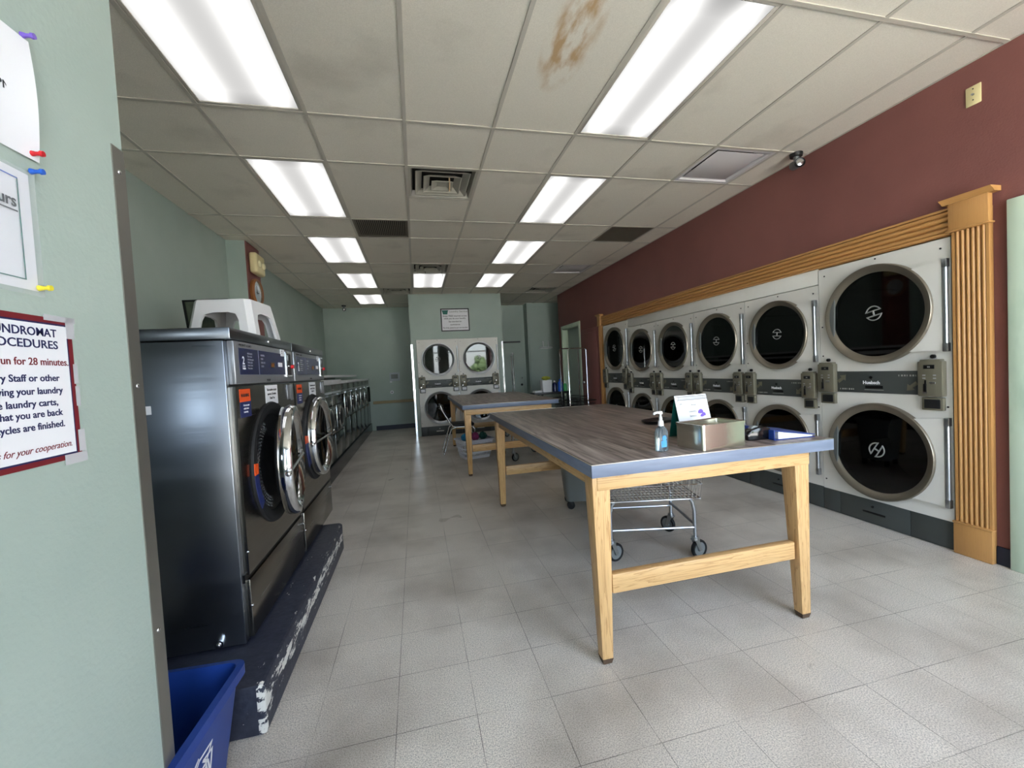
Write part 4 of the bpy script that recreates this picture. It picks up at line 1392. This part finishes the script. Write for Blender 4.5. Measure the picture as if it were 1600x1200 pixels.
# procedures notice
ZB = pz_(1.2335)
WD, HT = .216, .279
YL = py_(-.858) - WD
t = sheet_thing('procedures_notice', 'white notice with maroon border reading LAUNDROMAT PROCEDURES, taped to the partition', 'notice', YL, ZB, WD, HT, 'maroon')
MB().box(.012, -.0018, .010, WD - .012, -.0013, HT - .011).build('inner_border', 'ink', t, smooth=False)
MB().box(.016, -.0023, .0135, WD - .0155, -.0018, HT - .0145).build('white_field', 'paper', t, smooth=False)
LN = [('LAUNDROMAT', .0216, 'ink', -.889, 1.4255, .0003, .150), ('PROCEDURES', .0216, 'ink', -.888, 1.4075, .0003, .150), ('They run for 28 minutes.', .0192, 'maroon', -.871, 1.382, .0002, .190),
      ('Laundry Staff or other', .0178, 'ink', -.891, 1.358, .0003, .170), ('are moving your laundry', .0178, 'ink', -.887, 1.339, .0003, .186),
      ('into the laundry carts,', .0178, 'ink', -.897, 1.321, .0003, .172), ('so see that you are back', .0178, 'ink', -.891, 1.305, .0003, .186),
      ('when cycles are finished.', .0178, 'ink', -.888, 1.287, .0003, .184)]
for s_, sz, mm_, yr, zz, bd, wd in LN:
    text(s_, sz, mm_, t, (py_(yr) - YL, -.0025, pz_(zz) - ZB), align='RIGHT', bold=bd, width=wd)
text('Thanks for your cooperation.', .0172, 'maroon', t, (py_(-.878) - YL, -.0025, pz_(1.2545) - ZB), align='RIGHT', shear=.4, width=.19)
for (a, b_, c_, d_) in ((WD - .016, HT - .038, WD + .004, HT + .005), (WD - .065, HT - .006, WD + .008, HT + .005), (WD - .005, .105, WD + .005, .145), (WD - .008, .012, WD + .008, .056), (WD - .045, -.010, WD + .010, .010), (WD - .006, .15, WD + .004, .19)):
    MB().box(a, -.0031, b_, c_, -.0026, d_).build('tape', 'tape', t, smooth=False)
# hours notice in its sleeve
ZB = pz_(1.492)
WD, HT = .279, .216
YL = py_(-.912) - WD
t = sheet_thing('hours_notice', 'white notice with blue and green border lines headed Business Hours, pinned in a clear sleeve', 'notice', YL, ZB, WD, HT, 'paper')
MB().box(-.01, -.0052, -.010, WD + .008, -.0046, HT + .004).build('sleeve', 'sleeve', t, smooth=False)
MB().box(.026, -.0040, HT - .018, WD - .026, -.0034, HT - .016).box(.026, -.0040, .018, .028, -.0034, HT - .016).build('blue_border', 'bluep', t, smooth=False)
MB().box(WD - .028, -.0040, .018, WD - .026, -.0034, HT - .016).box(.026, -.0040, .0165, WD - .026, -.0034, .0185).build('green_border', 'teal', t, smooth=False)
text('Business Hours', .030, 'blackink', t, (py_(-.938) - YL, -.0042, pz_(1.607) - ZB), align='RIGHT', bold=.0005, width=.17)
MB().box(.08, -.0042, pz_(1.6005) - ZB, py_(-.937) - YL, -.0038, pz_(1.6025) - ZB).build('underline', 'blackink', t, smooth=False)
# top sheet
ZB = pz_(1.690)
YL = py_(-.894) - WD
t = sheet_thing('top_notice', 'plain white sheet curling off the wall above the hours notice', 'notice', YL, ZB, WD, HT + .01, 'paper', .012)
text('OPEN 8 AM TO 10 PM', .020, 'blackink', t, (py_(-.930) - YL, -.0042, pz_(1.772) - ZB), align='RIGHT', width=.2)
def pin(y, z, m_, lab):
    t = thing('push_pin', lab, 'push pin', (PX, py_(y), pz_(z)), FACE_RIGHT, 'push pins on the partition')
    MB().cyl((0, -.0045, 0), (0, -.011, 0), .0055, .0042, 14).cyl((0, -.011, 0), (0, -.020, 0), .0036, .0036, 12).cyl((0, -.020, 0), (0, -.0245, 0), .0055, .005, 14).build('head', m_, t)
    MB().cyl((0, 0.004, 0), (0, -.0045, 0), .0007, n=6).build('needle', 'chrome', t)
pin(-.903, 1.8735, 'purple', 'purple push pin at the corner of the top sheet')
pin(-.906, 1.699, 'redp', 'red push pin at the lower corner of the top sheet')
pin(-.909, 1.671, 'bluep', 'blue push pin at the upper corner of the hours notice')
pin(-.914, 1.497, 'yellow', 'yellow push pin at the lower corner of the hours notice')

# ================================================================ folding tables
def make_table():
    """origin on the floor at the near left corner of the top"""
    t = thing('folding_table', '', 'table')
    W_, L_, Z = 1.275, 2.46, .918
    top = MB().box(.012, .012, Z - .05, W_ - .012, L_ - .012, Z - .0005, .001).build('tabletop', 'plank', t)
    m = MB()
    m.box(0, 0, Z - .056, W_, .012, Z - .003, .002).box(0, L_ - .012, Z - .056, W_, L_, Z - .003, .002)
    m.box(0, .012, Z - .056, .012, L_ - .012, Z - .003, .002).box(W_ - .012, .012, Z - .056, W_, L_ - .012, Z - .003, .002)
    e_ = m.build('edge_band', 'edge', t)
    m = MB()
    m.box(0, 0, Z - .003, W_, .006, Z, .001).box(0, L_ - .006, Z - .003, W_, L_, Z, .001).box(0, .006, Z - .003, .006, L_ - .006, Z, .001).box(W_ - .006, .006, Z - .003, W_, L_ - .006, Z, .001)
    m.build('edge_strip', 'alu', e_)
    xa, xb, ya, yb = .05, 1.195, .062, 2.375
    for y in (ya, yb - .04):
        MB().box(xa, y, .785, xb, y + .04, Z - .056, .004).build('apron', 'oakx', t)
    for x in (xa + .004, xb - .044):
        MB().box(x, ya + .04, .785, x + .04, yb - .04, Z - .056, .004).build('apron', 'oaky', t)
    for x, sx in ((xa - .022, 1), (xb - .028, -1)):
        for y, sy in ((ya + .0, 1), (yb, -1)):
            m = MB()
            wt, wb, dt, db = .085, .052, .085, .05
            xx0 = x if sx > 0 else x + .0
            def q(z, f):
                wd, dp = wt + (wb - wt) * f, dt + (db - dt) * f
                # outer face leans in slightly towards the foot
                ox = .012 * f * sx
                x0 = (x + ox) if sx > 0 else (x + .028 + ox)
                x0, x1 = (x0, x0 + wd) if sx > 0 else (x0 - wd, x0)
                y0 = y + .004 * sy
                y0, y1 = (y0, y0 + dp) if sy > 0 else (y0 - dp, y0)
                return [(x0, y0, z), (x1, y0, z), (x1, y1, z), (x0, y1, z)]
            loft(m, [q(.025, 1), q(.80, .0), q(Z - .056, 0)], True, True)
            bmesh.ops.bevel(m.bm, geom=[e for e in m.bm.edges], offset=.004, segments=2, affect='EDGES', profile=.5)
            lg = m.build('leg', 'oakz', t)
            mm = MB()
            loft(mm, [[(p[0] + (.006 if k in (0, 3) else -.006), p[1] + (.006 if k < 2 else -.006), 0.001) for k, p in enumerate(q(0, 1))], q(.026, 1.0)], True, True)
            mm.build('leg_tip', 'bark', lg)
    for y in (ya + .018, yb - .058):
        MB().box(xa + .06, y, .308, xb - .085, y + .04, .395, .004).build('stretcher', 'oakx', t)
    return t
T1 = make_table()
T1.location = (1.885, -.08, 0)
tag(T1, 'long oak folding table in the foreground with dark plank top and grey edge', 'table', 'oak folding tables')
T2 = copy_tree(T1)
T2.location = (1.735, 3.49, 0)
T2['label'] = 'second oak folding table behind the foreground one, in front of the centre dryers'
ZT = .9185

# things on the near table
t = thing('sanitizer_bottle', 'clear pump bottle of hand sanitizer with blue label on the near table', 'bottle', (2.298, .045, ZT), R(12))
m = MB()
loft(m, [ring_pts(.027, .017, .008, 0), ring_pts(.029, .019, .01, .005), ring_pts(.029, .019, .01, .088), ring_pts(.024, .016, .01, .105), ring_pts(.012, .011, .008, .115), ring_pts(.012, .011, .008, .122)], True, True)
m.build('body', 'gel', t)
MB().box(-.02, -.0205, .02, .012, -.0192, .05).sph((.0, -.0195, .062), .013, 12, (1, .05, 1)).build('label', 'gelblue', t)
MB().cyl((0, 0, .118), (0, 0, .142), .0135, .012, 20).cyl((0, 0, .142), (0, 0, .160), .008, .007, 16).cyl((0, 0, .158), (0, 0, .178), .0045, .0045, 12).build('pump_collar', 'whitep', t)
MB().tube([(.006, 0, .181), (-.02, 0, .182), (-.036, 0, .180), (-.042, 0, .174)], .0055, 10).cyl((0, 0, .174), (0, 0, .186), .010, .009, 16).build('pump_head', 'whitep', t)
MB().cyl((0, 0, .02), (0, 0, .118), .003, n=8).build('dip_tube', 'whitep', t)

t = thing('tin_box', 'open rectangular tin box with hinged-rim top on the near table edge', 'box', (2.565, .045, ZT), R(8))
bw_, bd_, bh_ = .135, .085, .118
m = MB()
loft(m, [ring_pts(bw_, bd_, .014, .0), ring_pts(bw_, bd_, .014, bh_ - .012), ring_pts(bw_ + .003, bd_ + .003, .015, bh_ - .011), ring_pts(bw_ + .003, bd_ + .003, .015, bh_), ring_pts(bw_ - .002, bd_ - .002, .013, bh_), ring_pts(bw_ - .012, bd_ - .012, .012, bh_ - .004), ring_pts(bw_ - .014, bd_ - .014, .012, bh_ - .03)], True, True)
m.build('body', 'tin', t, True, 40)
MB().tube(ring_pts(bw_ - .03, bd_ - .03, .02, bh_ - .026), .004, 6, True).build('lid_rim', 'tin', t)

t = thing('desk_calendar', 'tent-shaped desk calendar with white page and teal stand behind the tin box', 'calendar', (2.645, .30, ZT), R(4))
cw, ch = .104, .215
MB().prism([(-.055, 0), (-.053, 0), (0, ch), (.053, 0), (.055, 0), (.002, ch + .004), (-.002, ch + .004)], -cw + .004, cw - .004, 'x').build('stand', 'teal', t)
an = math.atan2(.055, ch)
pg = MB().box(-cw + .0, -.003, .03, cw, -.001, ch + .02, mtx=Matrix.Translation((0, -.0585, 0)) @ Matrix.Rotation(-an, 4, 'X')).build('page', 'paper', t, smooth=False)
m = MB()
for k in range(22):
    x = -cw + .012 + k * (2 * cw - .024) / 21
    m.tube([(x, -.012 + .011 * math.cos(a_), ch - .002 + .011 * math.sin(a_)) for a_ in [R(20 + 40 * q) for q in range(8)]], .0011, 5)
m.build('spiral', 'grey', t)
def on_page(x, z, off=.0042):
    return Matrix.Translation((0, -.0585, 0)) @ Matrix.Rotation(-an, 4, 'X') @ Vector((x, -off, z))
for s_, x, z, sz in (('Jun', -.08, .185, .013), ('Week', -.01, .175, .014), ('Laundry', -.03, .14, .015), ('Service', -.03, .115, .015), ('7 8', -.01, .075, .022)):
    o = text(s_, sz, 'grey', pg, (0, 0, 0))
    o.data.transform(Matrix.Translation((0, -.0585, 0)) @ Matrix.Rotation(-an, 4, 'X') @ Matrix.Translation((x, -.0045, z)))
m = MB()
for x, z, r_ in ((.045, .135, .018), (.062, .12, .014), (.05, .115, .012), (.068, .075, .008)):
    m.sph(on_page(x, z, .0035), r_, 12, (1, .06, 1))
m.build('picture', 'purple', pg)

t = thing('tape_dispenser', 'glossy black tape dispenser right of the tin box', 'tape dispenser', (2.855, .065, ZT), R(-6))
m = MB()
m.prism([(-.07, 0), (.055, 0), (.06, .02), (.055, .055), (.03, .066), (-.01, .066), (-.05, .055), (-.075, .03)], -.025, .025, 'y')
bmesh.ops.bevel(m.bm, geom=m.bm.edges[:], offset=.007, segments=3, affect='EDGES', profile=.5)
m.build('body', 'glossblack', t)
MB().lathe([(.013, -.012), (.026, -.012), (.026, .012), (.013, .012)], (-.02, 0, .046), 'y', 24, True).build('tape_roll', 'greybin', t)
t = thing('ring_binder', 'blue ring binder lying on the right end of the near table, pages toward the room', 'binder', (3.01, .07, ZT), R(-3))
m = MB()
m.box(-.11, -.075, 0, .12, .16, .003).prism([(-.11, .047), (.12, .012), (.12, .015), (-.11, .05)], -.075, .16, 'y').box(-.114, -.075, 0, -.110, .16, .05, .001)
m.build('cover', 'binder', t)
MB().prism([(-.085, .004), (.112, .004), (.112, .010), (-.085, .040)], -.068, .15, 'y').build('pages', 'paper', t, smooth=False)
t = thing('black_tray', 'shallow black oval tray lying behind the sanitizer bottle', 'tray', (2.80, .86, ZT), R(20))
m = MB()
loft(m, [ring_pts(.10, .06, .05, .0), ring_pts(.125, .08, .07, .022), ring_pts(.12, .075, .065, .022), ring_pts(.095, .055, .045, .004)], True, True)
m.build('body', 'black', t)

# ================================================================ carts, chair, basket and bins on the floor
def caster(t, x, y, ang, r=.062):
    rt = Matrix.Translation((x, y, 0)) @ Matrix.Rotation(ang, 4, 'Z')
    m = MB()
    m.cyl((0, 0, 2 * r + .012), (0, 0, 2 * r + .03), .022, n=16)
    m.box(-.022, -.022, 2 * r + .002, .022, .022, 2 * r + .014, .003)
    for s in (-1, 1):
        m.prism([(-.018, 2 * r + .008), (.018, 2 * r + .008), (.04, r - .012), (.02, r - .012)], s * .018 - .002, s * .018 + .002, 'y')
    m.bm.transform(rt)
    c_ = m.build('caster', 'satin', t)
    mw_ = MB().lathe([(r - .016, -.011), (r - .004, -.013), (r, -.006), (r, .006), (r - .004, .013), (r - .016, .011)], (.03, 0, r + .001), 'y', 28, True)
    mw_.bm.transform(rt)
    mw_.build('tyre', 'rubber', c_)
    mh = MB().lathe([(0, -.012), (.012, -.014), (.018, -.006), (r - .016, -.009), (r - .015, .009), (.018, .006), (.012, .014), (0, .012)], (.03, 0, r + .001), 'y', 24)
    mh.bm.transform(rt)
    mh.build('wheel', 'greybin', c_)

def make_cart(label, loc, rz_, W_=.60, L_=.46, zb=.42, hb=.30, wire='chrome', rack=0., name='laundry_cart', angs=(.5, .4, 2.2, 2.0), group='wire laundry carts'):
    """wire laundry cart; origin at its floor centre, long side along x"""
    t = thing(name, label, 'laundry cart', loc, rz_, group)
    x, y = W_ / 2 - .03, L_ / 2 - .03
    m = MB()
    for sx in (-1, 1):
        for sy in (-1, 1):
            m.tube([(sx * x, sy * y, .135), (sx * x, sy * y, zb - .09), (sx * (x - .012), sy * (y - .0), zb - .03), (sx * (x - .03), sy * y, zb - .008)], .0115, 10)
    m.tube([(-x, -y, .215), (x, -y, .215)], .009, 8).tube([(-x, y, .215), (x, y, .215)], .009, 8)
    m.tube([(-x, -y, .235), (-x, y, .235)], .009, 8).tube([(x, -y, .235), (x, y, .235)], .009, 8)
    m.build('frame', 'satin', t)
    for k, (sx, sy) in enumerate(((-1, -1), (1, -1), (1, 1), (-1, 1))):
        caster(t, sx * x, sy * y, angs[k])
    # basket
    X, Y = W_ / 2, L_ / 2
    fl = .035
    m = MB()
    nx, ny = 24, 9
    for k in range(ny + 1):
        yy_ = -Y + 2 * Y * k / ny
        m.tube([(-X, yy_, zb), (X, yy_, zb)], .0036, 5)
    for k in range(nx + 1):
        xx_ = -X + 2 * X * k / nx
        f = xx_ / X
        m.tube([(xx_ + f * fl, -Y - fl, zb + hb), (xx_, -Y, zb + .004), (xx_, Y, zb + .004), (xx_ + f * fl, Y + fl, zb + hb)], .0019, 4)
    for k in range(15):
        yy_ = -Y + 2 * Y * k / 14
        f = yy_ / Y
        for s in (-1, 1):
            m.tube([(s * X, yy_, zb + .003), (s * (X + fl), yy_ + f * fl, zb + hb)], .0016, 4)
    for hgt in (.0, .33, .66, 1.0):
        k = fl * hgt
        m.tube([(-X - k, -Y - k, zb + hb * hgt), (X + k, -Y - k, zb + hb * hgt), (X + k, Y + k, zb + hb * hgt), (-X - k, Y + k, zb + hb * hgt)], .0045 if hgt in (0., 1.) else .0024, 6, True)
    m.build('basket', wire, t)
    if rack:
        m = MB()
        m.tube([(-X, 0, zb - .02), (-X, 0, rack - .03), (-X + .03, 0, rack), (X - .03, 0, rack), (X, 0, rack - .03), (X, 0, zb - .02)], .0105, 8)
        m.build('hanger_rack', 'chrome', t)
    return t
make_cart('low chrome wire laundry cart on casters under the near end of the foreground table', (2.735, 1.0, 0.0), R(-14), .62, .50)
make_cart('wire laundry cart parked under the second oak table', (2.74, 4.36, 0), R(8), .60, .48, angs=(.3, 1., 2., 2.4))
make_cart('black wire laundry cart with tall chrome hanging rack, nearer the maroon door', (4.14, 5.55, 0), R(6), .38, .40, .52, .18, 'black', 1.665)
make_cart('laundry cart with tall chrome hanging rack, behind the other rack cart by the doorway', (4.24, 6.22, 0), R(24), .52, .38, .52, .2, 'black', 1.70)
make_cart('laundry cart with tall hanging rack beside the right corner of the centre housing', (3.14, 6.60, 0), R(80), .60, .40, .5, .25, 'chrome', 1.66)

t = thing('side_chair', 'chrome framed chair with black seat at the left side of the second table', 'chair', (1.83, 5.25, 0), 0)
m = MB()
for y in (-.2, .2):
    m.tube([(-.285, y, .82), (-.25, y, .72), (-.14, y, .52), (-.10, y, .465), (-.05, y, .45), (.22, y, .445), (.235, y, .43)], .011, 10)
    m.tube([(-.27, y, .008), (-.145, y, .39), (-.125, y, .425), (-.06, y, .442)], .011, 10)
    m.tube([(.22, y, .445), (.25, y, .40), (.27, y, .008)], .011, 10)
m.tube([(-.06, -.2, .442), (-.06, .2, .442)], .010, 8).tube([(.2, -.2, .44), (.2, .2, .44)], .010, 8)
m.build('frame', 'chrome', t)
MB().box(-.13, -.195, .455, .25, .195, .50, .018, 3).build('seat', 'foam', t)
bk = MB().box(-.018, -.195, .0, .018, .195, .30, .015, 3, Matrix.Translation((-.155, 0, .54)) @ Matrix.Rotation(R(-24), 4, 'Y'))
bk.build('backrest', 'foam', t)

t = thing('laundry_basket', 'white slotted plastic laundry basket full of clothes under the second table', 'laundry basket', (2.02, 4.75, 0), R(14))
def bk_ring(f, z, off=0.):
    return ring_pts(.205 + .055 * f - off, .165 + .05 * f - off, .06, z)
m = MB()
loft(m, [bk_ring(0, .001), bk_ring(.15, .045)], True, False)
loft(m, [bk_ring(.78, .235), bk_ring(.95, .275), ring_pts(.275, .23, .07, .28), ring_pts(.275, .23, .07, .295), bk_ring(.95, .295, .01)], False, False)
n = 24
# upright ribs and rings leaving rows of slots
def per(f, z, k, N):
    R_ = bk_ring(f, z)
    L_ = len(R_)
    q = (k / N) * L_
    a_, b_ = R_[int(q) % L_], R_[(int(q) + 1) % L_]
    fr = q - int(q)
    return Vector(a_) * (1 - fr) + Vector(b_) * fr
N = 28
def arc_pos(N, z, f):
    R_ = [Vector(p) for p in bk_ring(f, z)]
    L_ = [(R_[(i + 1) % len(R_)] - R_[i]).length for i in range(len(R_))]
    T_ = sum(L_)
    out = []
    for k in range(N):
        d = T_ * k / N
        i = 0
        while d > L_[i]:
            d -= L_[i]
            i += 1
        out.append(R_[i] + (R_[(i + 1) % len(R_)] - R_[i]) * (d / L_[i]))
    return out
A_ = arc_pos(N, .04, .14)
B_ = arc_pos(N, .24, .8)
for k in range(N):
    m.tube([A_[k], B_[(k + 1) % N]], .0062, 5)
for z, f in ((.10, .34), (.165, .56)):
    m.tube(bk_ring(f, z), .011, 6, True)
m.build('body', 'basket', t)
def garment(label, m_, x, y, z, sx, sy, sz, seed):
    rnd = random.Random(seed)
    g_ = MB()
    bmesh.ops.create_icosphere(g_.bm, subdivisions=4, radius=1)
    ph = [rnd.random() * 6 for _ in range(6)]
    for v_ in g_.bm.verts:
        c_ = v_.co
        k = 1 + .13 * math.sin(6 * c_.x + ph[0] + 3 * c_.y) + .11 * math.sin(8 * c_.y + ph[1] + 4 * c_.z) + .06 * math.sin(15 * c_.x + 11 * c_.y + ph[2])
        v_.co = Vector((c_.x * sx * k, c_.y * sy * k, c_.z * sz * (1 + .25 * math.sin(9 * c_.x + ph[3]) * math.sin(7 * c_.y + ph[4]))))
    o = g_.build('garment', m_)
    o.location = (x, y, z)
    return tag(o, label, 'clothing', 'clothes heaped in the laundry basket')
garment('turquoise garment at the left side of the laundry basket', 'cblue', 1.885, 4.70, .325, .062, .08, .058, 1)
garment('plum garment in the middle of the laundry basket', 'cpink', 2.03, 4.69, .33, .058, .08, .058, 2)
garment('dark green garment at the right side of the laundry basket', 'cgreen', 2.165, 4.76, .32, .058, .08, .058, 3)
garment('grey-green garment lying at the back of the laundry basket', 'cgrey', 2.04, 4.86, .32, .07, .05, .05, 4)

t = thing('wheeled_bin', 'grey plastic wheeled bin standing under the foreground table behind the laundry cart', 'bin', (2.66, 2.02, 0), R(-14))
m = MB()
loft(m, [ring_pts(.14, .13, .04, .075), ring_pts(.175, .165, .05, .52), ring_pts(.19, .18, .05, .525), ring_pts(.19, .18, .05, .55), ring_pts(.17, .16, .045, .55), ring_pts(.135, .125, .04, .09)], True, True)
m.build('body', 'greybin', t, True, 40)
for sx in (-1, 1):
    for sy in (-1, 1):
        w_ = MB().lathe([(0, -.014), (.036, -.014), (.036, .014), (0, .014)], (sx * .1, sy * .105, .037), 'y', 20).build('wheel', 'rubber', t)
        MB().box(sx * .1 - .016, sy * .105 - .02, .037, sx * .1 + .016, sy * .105 + .02, .08, .003).build('caster_fork', 'dark', w_)

# ================================================================ far end: sign, notices, shelf with supplies
t = thing('framed_sign', 'framed Laundry Service sign on the green housing above the centre dryers', 'sign', (1.785, BY - .001, 2.235))
sw_, sh_ = .615, .49
m = MB()
m.box(0, -.02, 0, .022, 0, sh_).box(sw_ - .022, -.02, 0, sw_, 0, sh_).box(.022, -.02, 0, sw_ - .022, 0, .022).box(.022, -.02, sh_ - .022, sw_ - .022, 0, sh_)
m.build('frame', 'black', t, smooth=False)
MB().box(.022, -.01, .022, sw_ - .022, -.002, sh_ - .022).build('sheet', 'paper', t, smooth=False)
MB().prism([(.03, sh_ - .035), (.165, sh_ - .035), (.145, sh_ - .125), (.055, sh_ - .125)], -.0118, -.0102, 'y').box(.025, -.0118, sh_ - .05, .17, -.0102, sh_ - .035).build('tub_picture', 'teal', t)
text('Laundry Service', .052, 'grey', t, (.185, -.0115, sh_ - .082), width=.395, bold=.0008)
for s_, z, wd in (('Enjoy FREE internet access', .315, .52), ('while you do your laundry.', .262, .48), ('See attendant for', .195, .28), ('assistance.', .13, .22), ('No drinks, please be your own attendant', .062, .53)):
    text(s_, .044, 'blackink', t, (sw_ / 2, -.0115, z), align='CENTER', width=wd, bold=.0004)

t = thing('wall_notice', 'small pale laminated notice on the far green wall left of the housing', 'notice', (.55, YF - .001, 1.205))
MB().box(0, -.012, 0, .245, 0, .215, .004).build('plate', mat('pale_grey_paper', (176, 184, 190), .4), t)
MB().box(.035, -.0135, .06, .20, -.0118, .17).build('print', 'greybin', t, smooth=False)
MB().box(.0, -.0125, -.035, .05, -.002, .004).build('tag', 'paper', t, smooth=False)
t = thing('wall_outlet', 'small white round outlet on the far green wall below the pale notice', 'outlet', (.585, YF - .001, .93))
MB().lathe([(0, -.012), (.03, -.012), (.042, -.006), (.042, 0), (0, 0)], axis='y', n=24).build('plate', 'paper', t)
MB().lathe([(0, -.014), (.016, -.014), (.016, -.011), (0, -.011)], axis='y', n=16).build('socket', 'charcoal', t)
t = thing('wall_plate', 'cream cable wall plate high on the maroon wall above the pilaster', 'wall plate', (XR - .001, .186, 2.782), FACE_LEFT)
MB().box(0, -.007, 0, .072, 0, .114, .004).build('plate', 'cream', t)
MB().cyl((.036, -.007, .062), (.036, -.016, .062), .006).build('connector', 'satin', t)
MB().cyl((.036, -.007, .095), (.036, -.009, .095), .0035, n=10).cyl((.036, -.007, .03), (.036, -.009, .03), .0035, n=10).build('screw', 'dark', t)
t = thing('coat_hanger_hook', 'white double hook rail with bar on the green door at the far right', 'hook', (4.55, 8.689, 1.86))
MB().tube([(-.18, -.02, 0), (-.15, -.035, -.015), (.15, -.035, -.015), (.18, -.02, 0), (.15, -.035, .015), (-.15, -.035, .015)], .008, 8, True).build('bar', 'whitep', t)
MB().tube([(-.07, 0, .17), (-.07, -.015, .17), (-.07, -.03, .02)], .008, 8).tube([(.07, 0, .17), (.07, -.015, .17), (.07, -.03, .02)], .008, 8).build('strap', 'whitep', t)

t = thing('supply_stand', 'small dark stand by the doorway carrying cleaning supplies', 'stand', (4.12, 7.0, 0))
MB().box(-.48, -.18, .76, .36, .18, .80, .005).build('top', 'dark', t)
for sx in (-1, 1):
    for sy in (-1, 1):
        MB().box(sx * .29 - .018, sy * .14 - .018, 0, sx * .29 + .018, sy * .14 + .018, .76).build('leg', 'dark', t, smooth=False)
ZS = .8005
t = thing('white_bucket', 'white plastic caddy topped with a yellow-green cloth on the supply stand', 'bucket', (3.97, 7.0, ZS))
m = MB()
loft(m, [ring_pts(.10, .09, .02, 0), ring_pts(.115, .10, .02, .26), ring_pts(.105, .09, .018, .26), ring_pts(.095, .085, .018, .01)], True, True)
m.build('body', 'whitep', t, True, 40)
g_ = garment('yellow-green cloth heaped on the white caddy', mat('yellow_green_cloth', (172, 176, 70), .9), 3.97, 7.0, ZS + .305, .09, .08, .04, 9)
g_.name = 'cleaning_cloth'
g_['category'] = 'cloth'
del g_['group']
def bottle(x, y, r, h, m_, cap, label):
    t = thing('supply_bottle', label, 'bottle', (x, y, ZS), 0, 'cleaning bottles on the supply stand')
    MB().lathe([(0, 0), (r, 0), (r, h * .65), (r * .8, h * .78), (r * .35, h * .84), (r * .35, h * .9), (0, h * .9)], n=20).build('body', m_, t)
    MB().lathe([(r * .42, h * .86), (r * .42, h), (0, h)], n=16).build('cap', cap, t)
bottle(4.165, 6.99, .05, .24, 'overlay', 'whitep', 'dark navy detergent bottle right of the white caddy')
bottle(4.29, 6.98, .055, .27, 'bluep', 'bluep', 'bright blue detergent bottle on the supply stand')
bottle(4.40, 6.97, .04, .2, mat('green_plastic', (70, 170, 96), .35), 'whitep', 'green spray bottle at the right end of the supply stand')
t = thing('white_cloth_stack', 'folded white towel at the left end of the supply stand', 'towel', (3.75, 6.95, ZS), R(10))
m = MB()
m.box(-.09, -.07, 0, .09, .07, .022, .01, 3).box(-.085, -.065, .022, .085, .065, .042, .009, 3)
m.build('towel', 'paper', t)
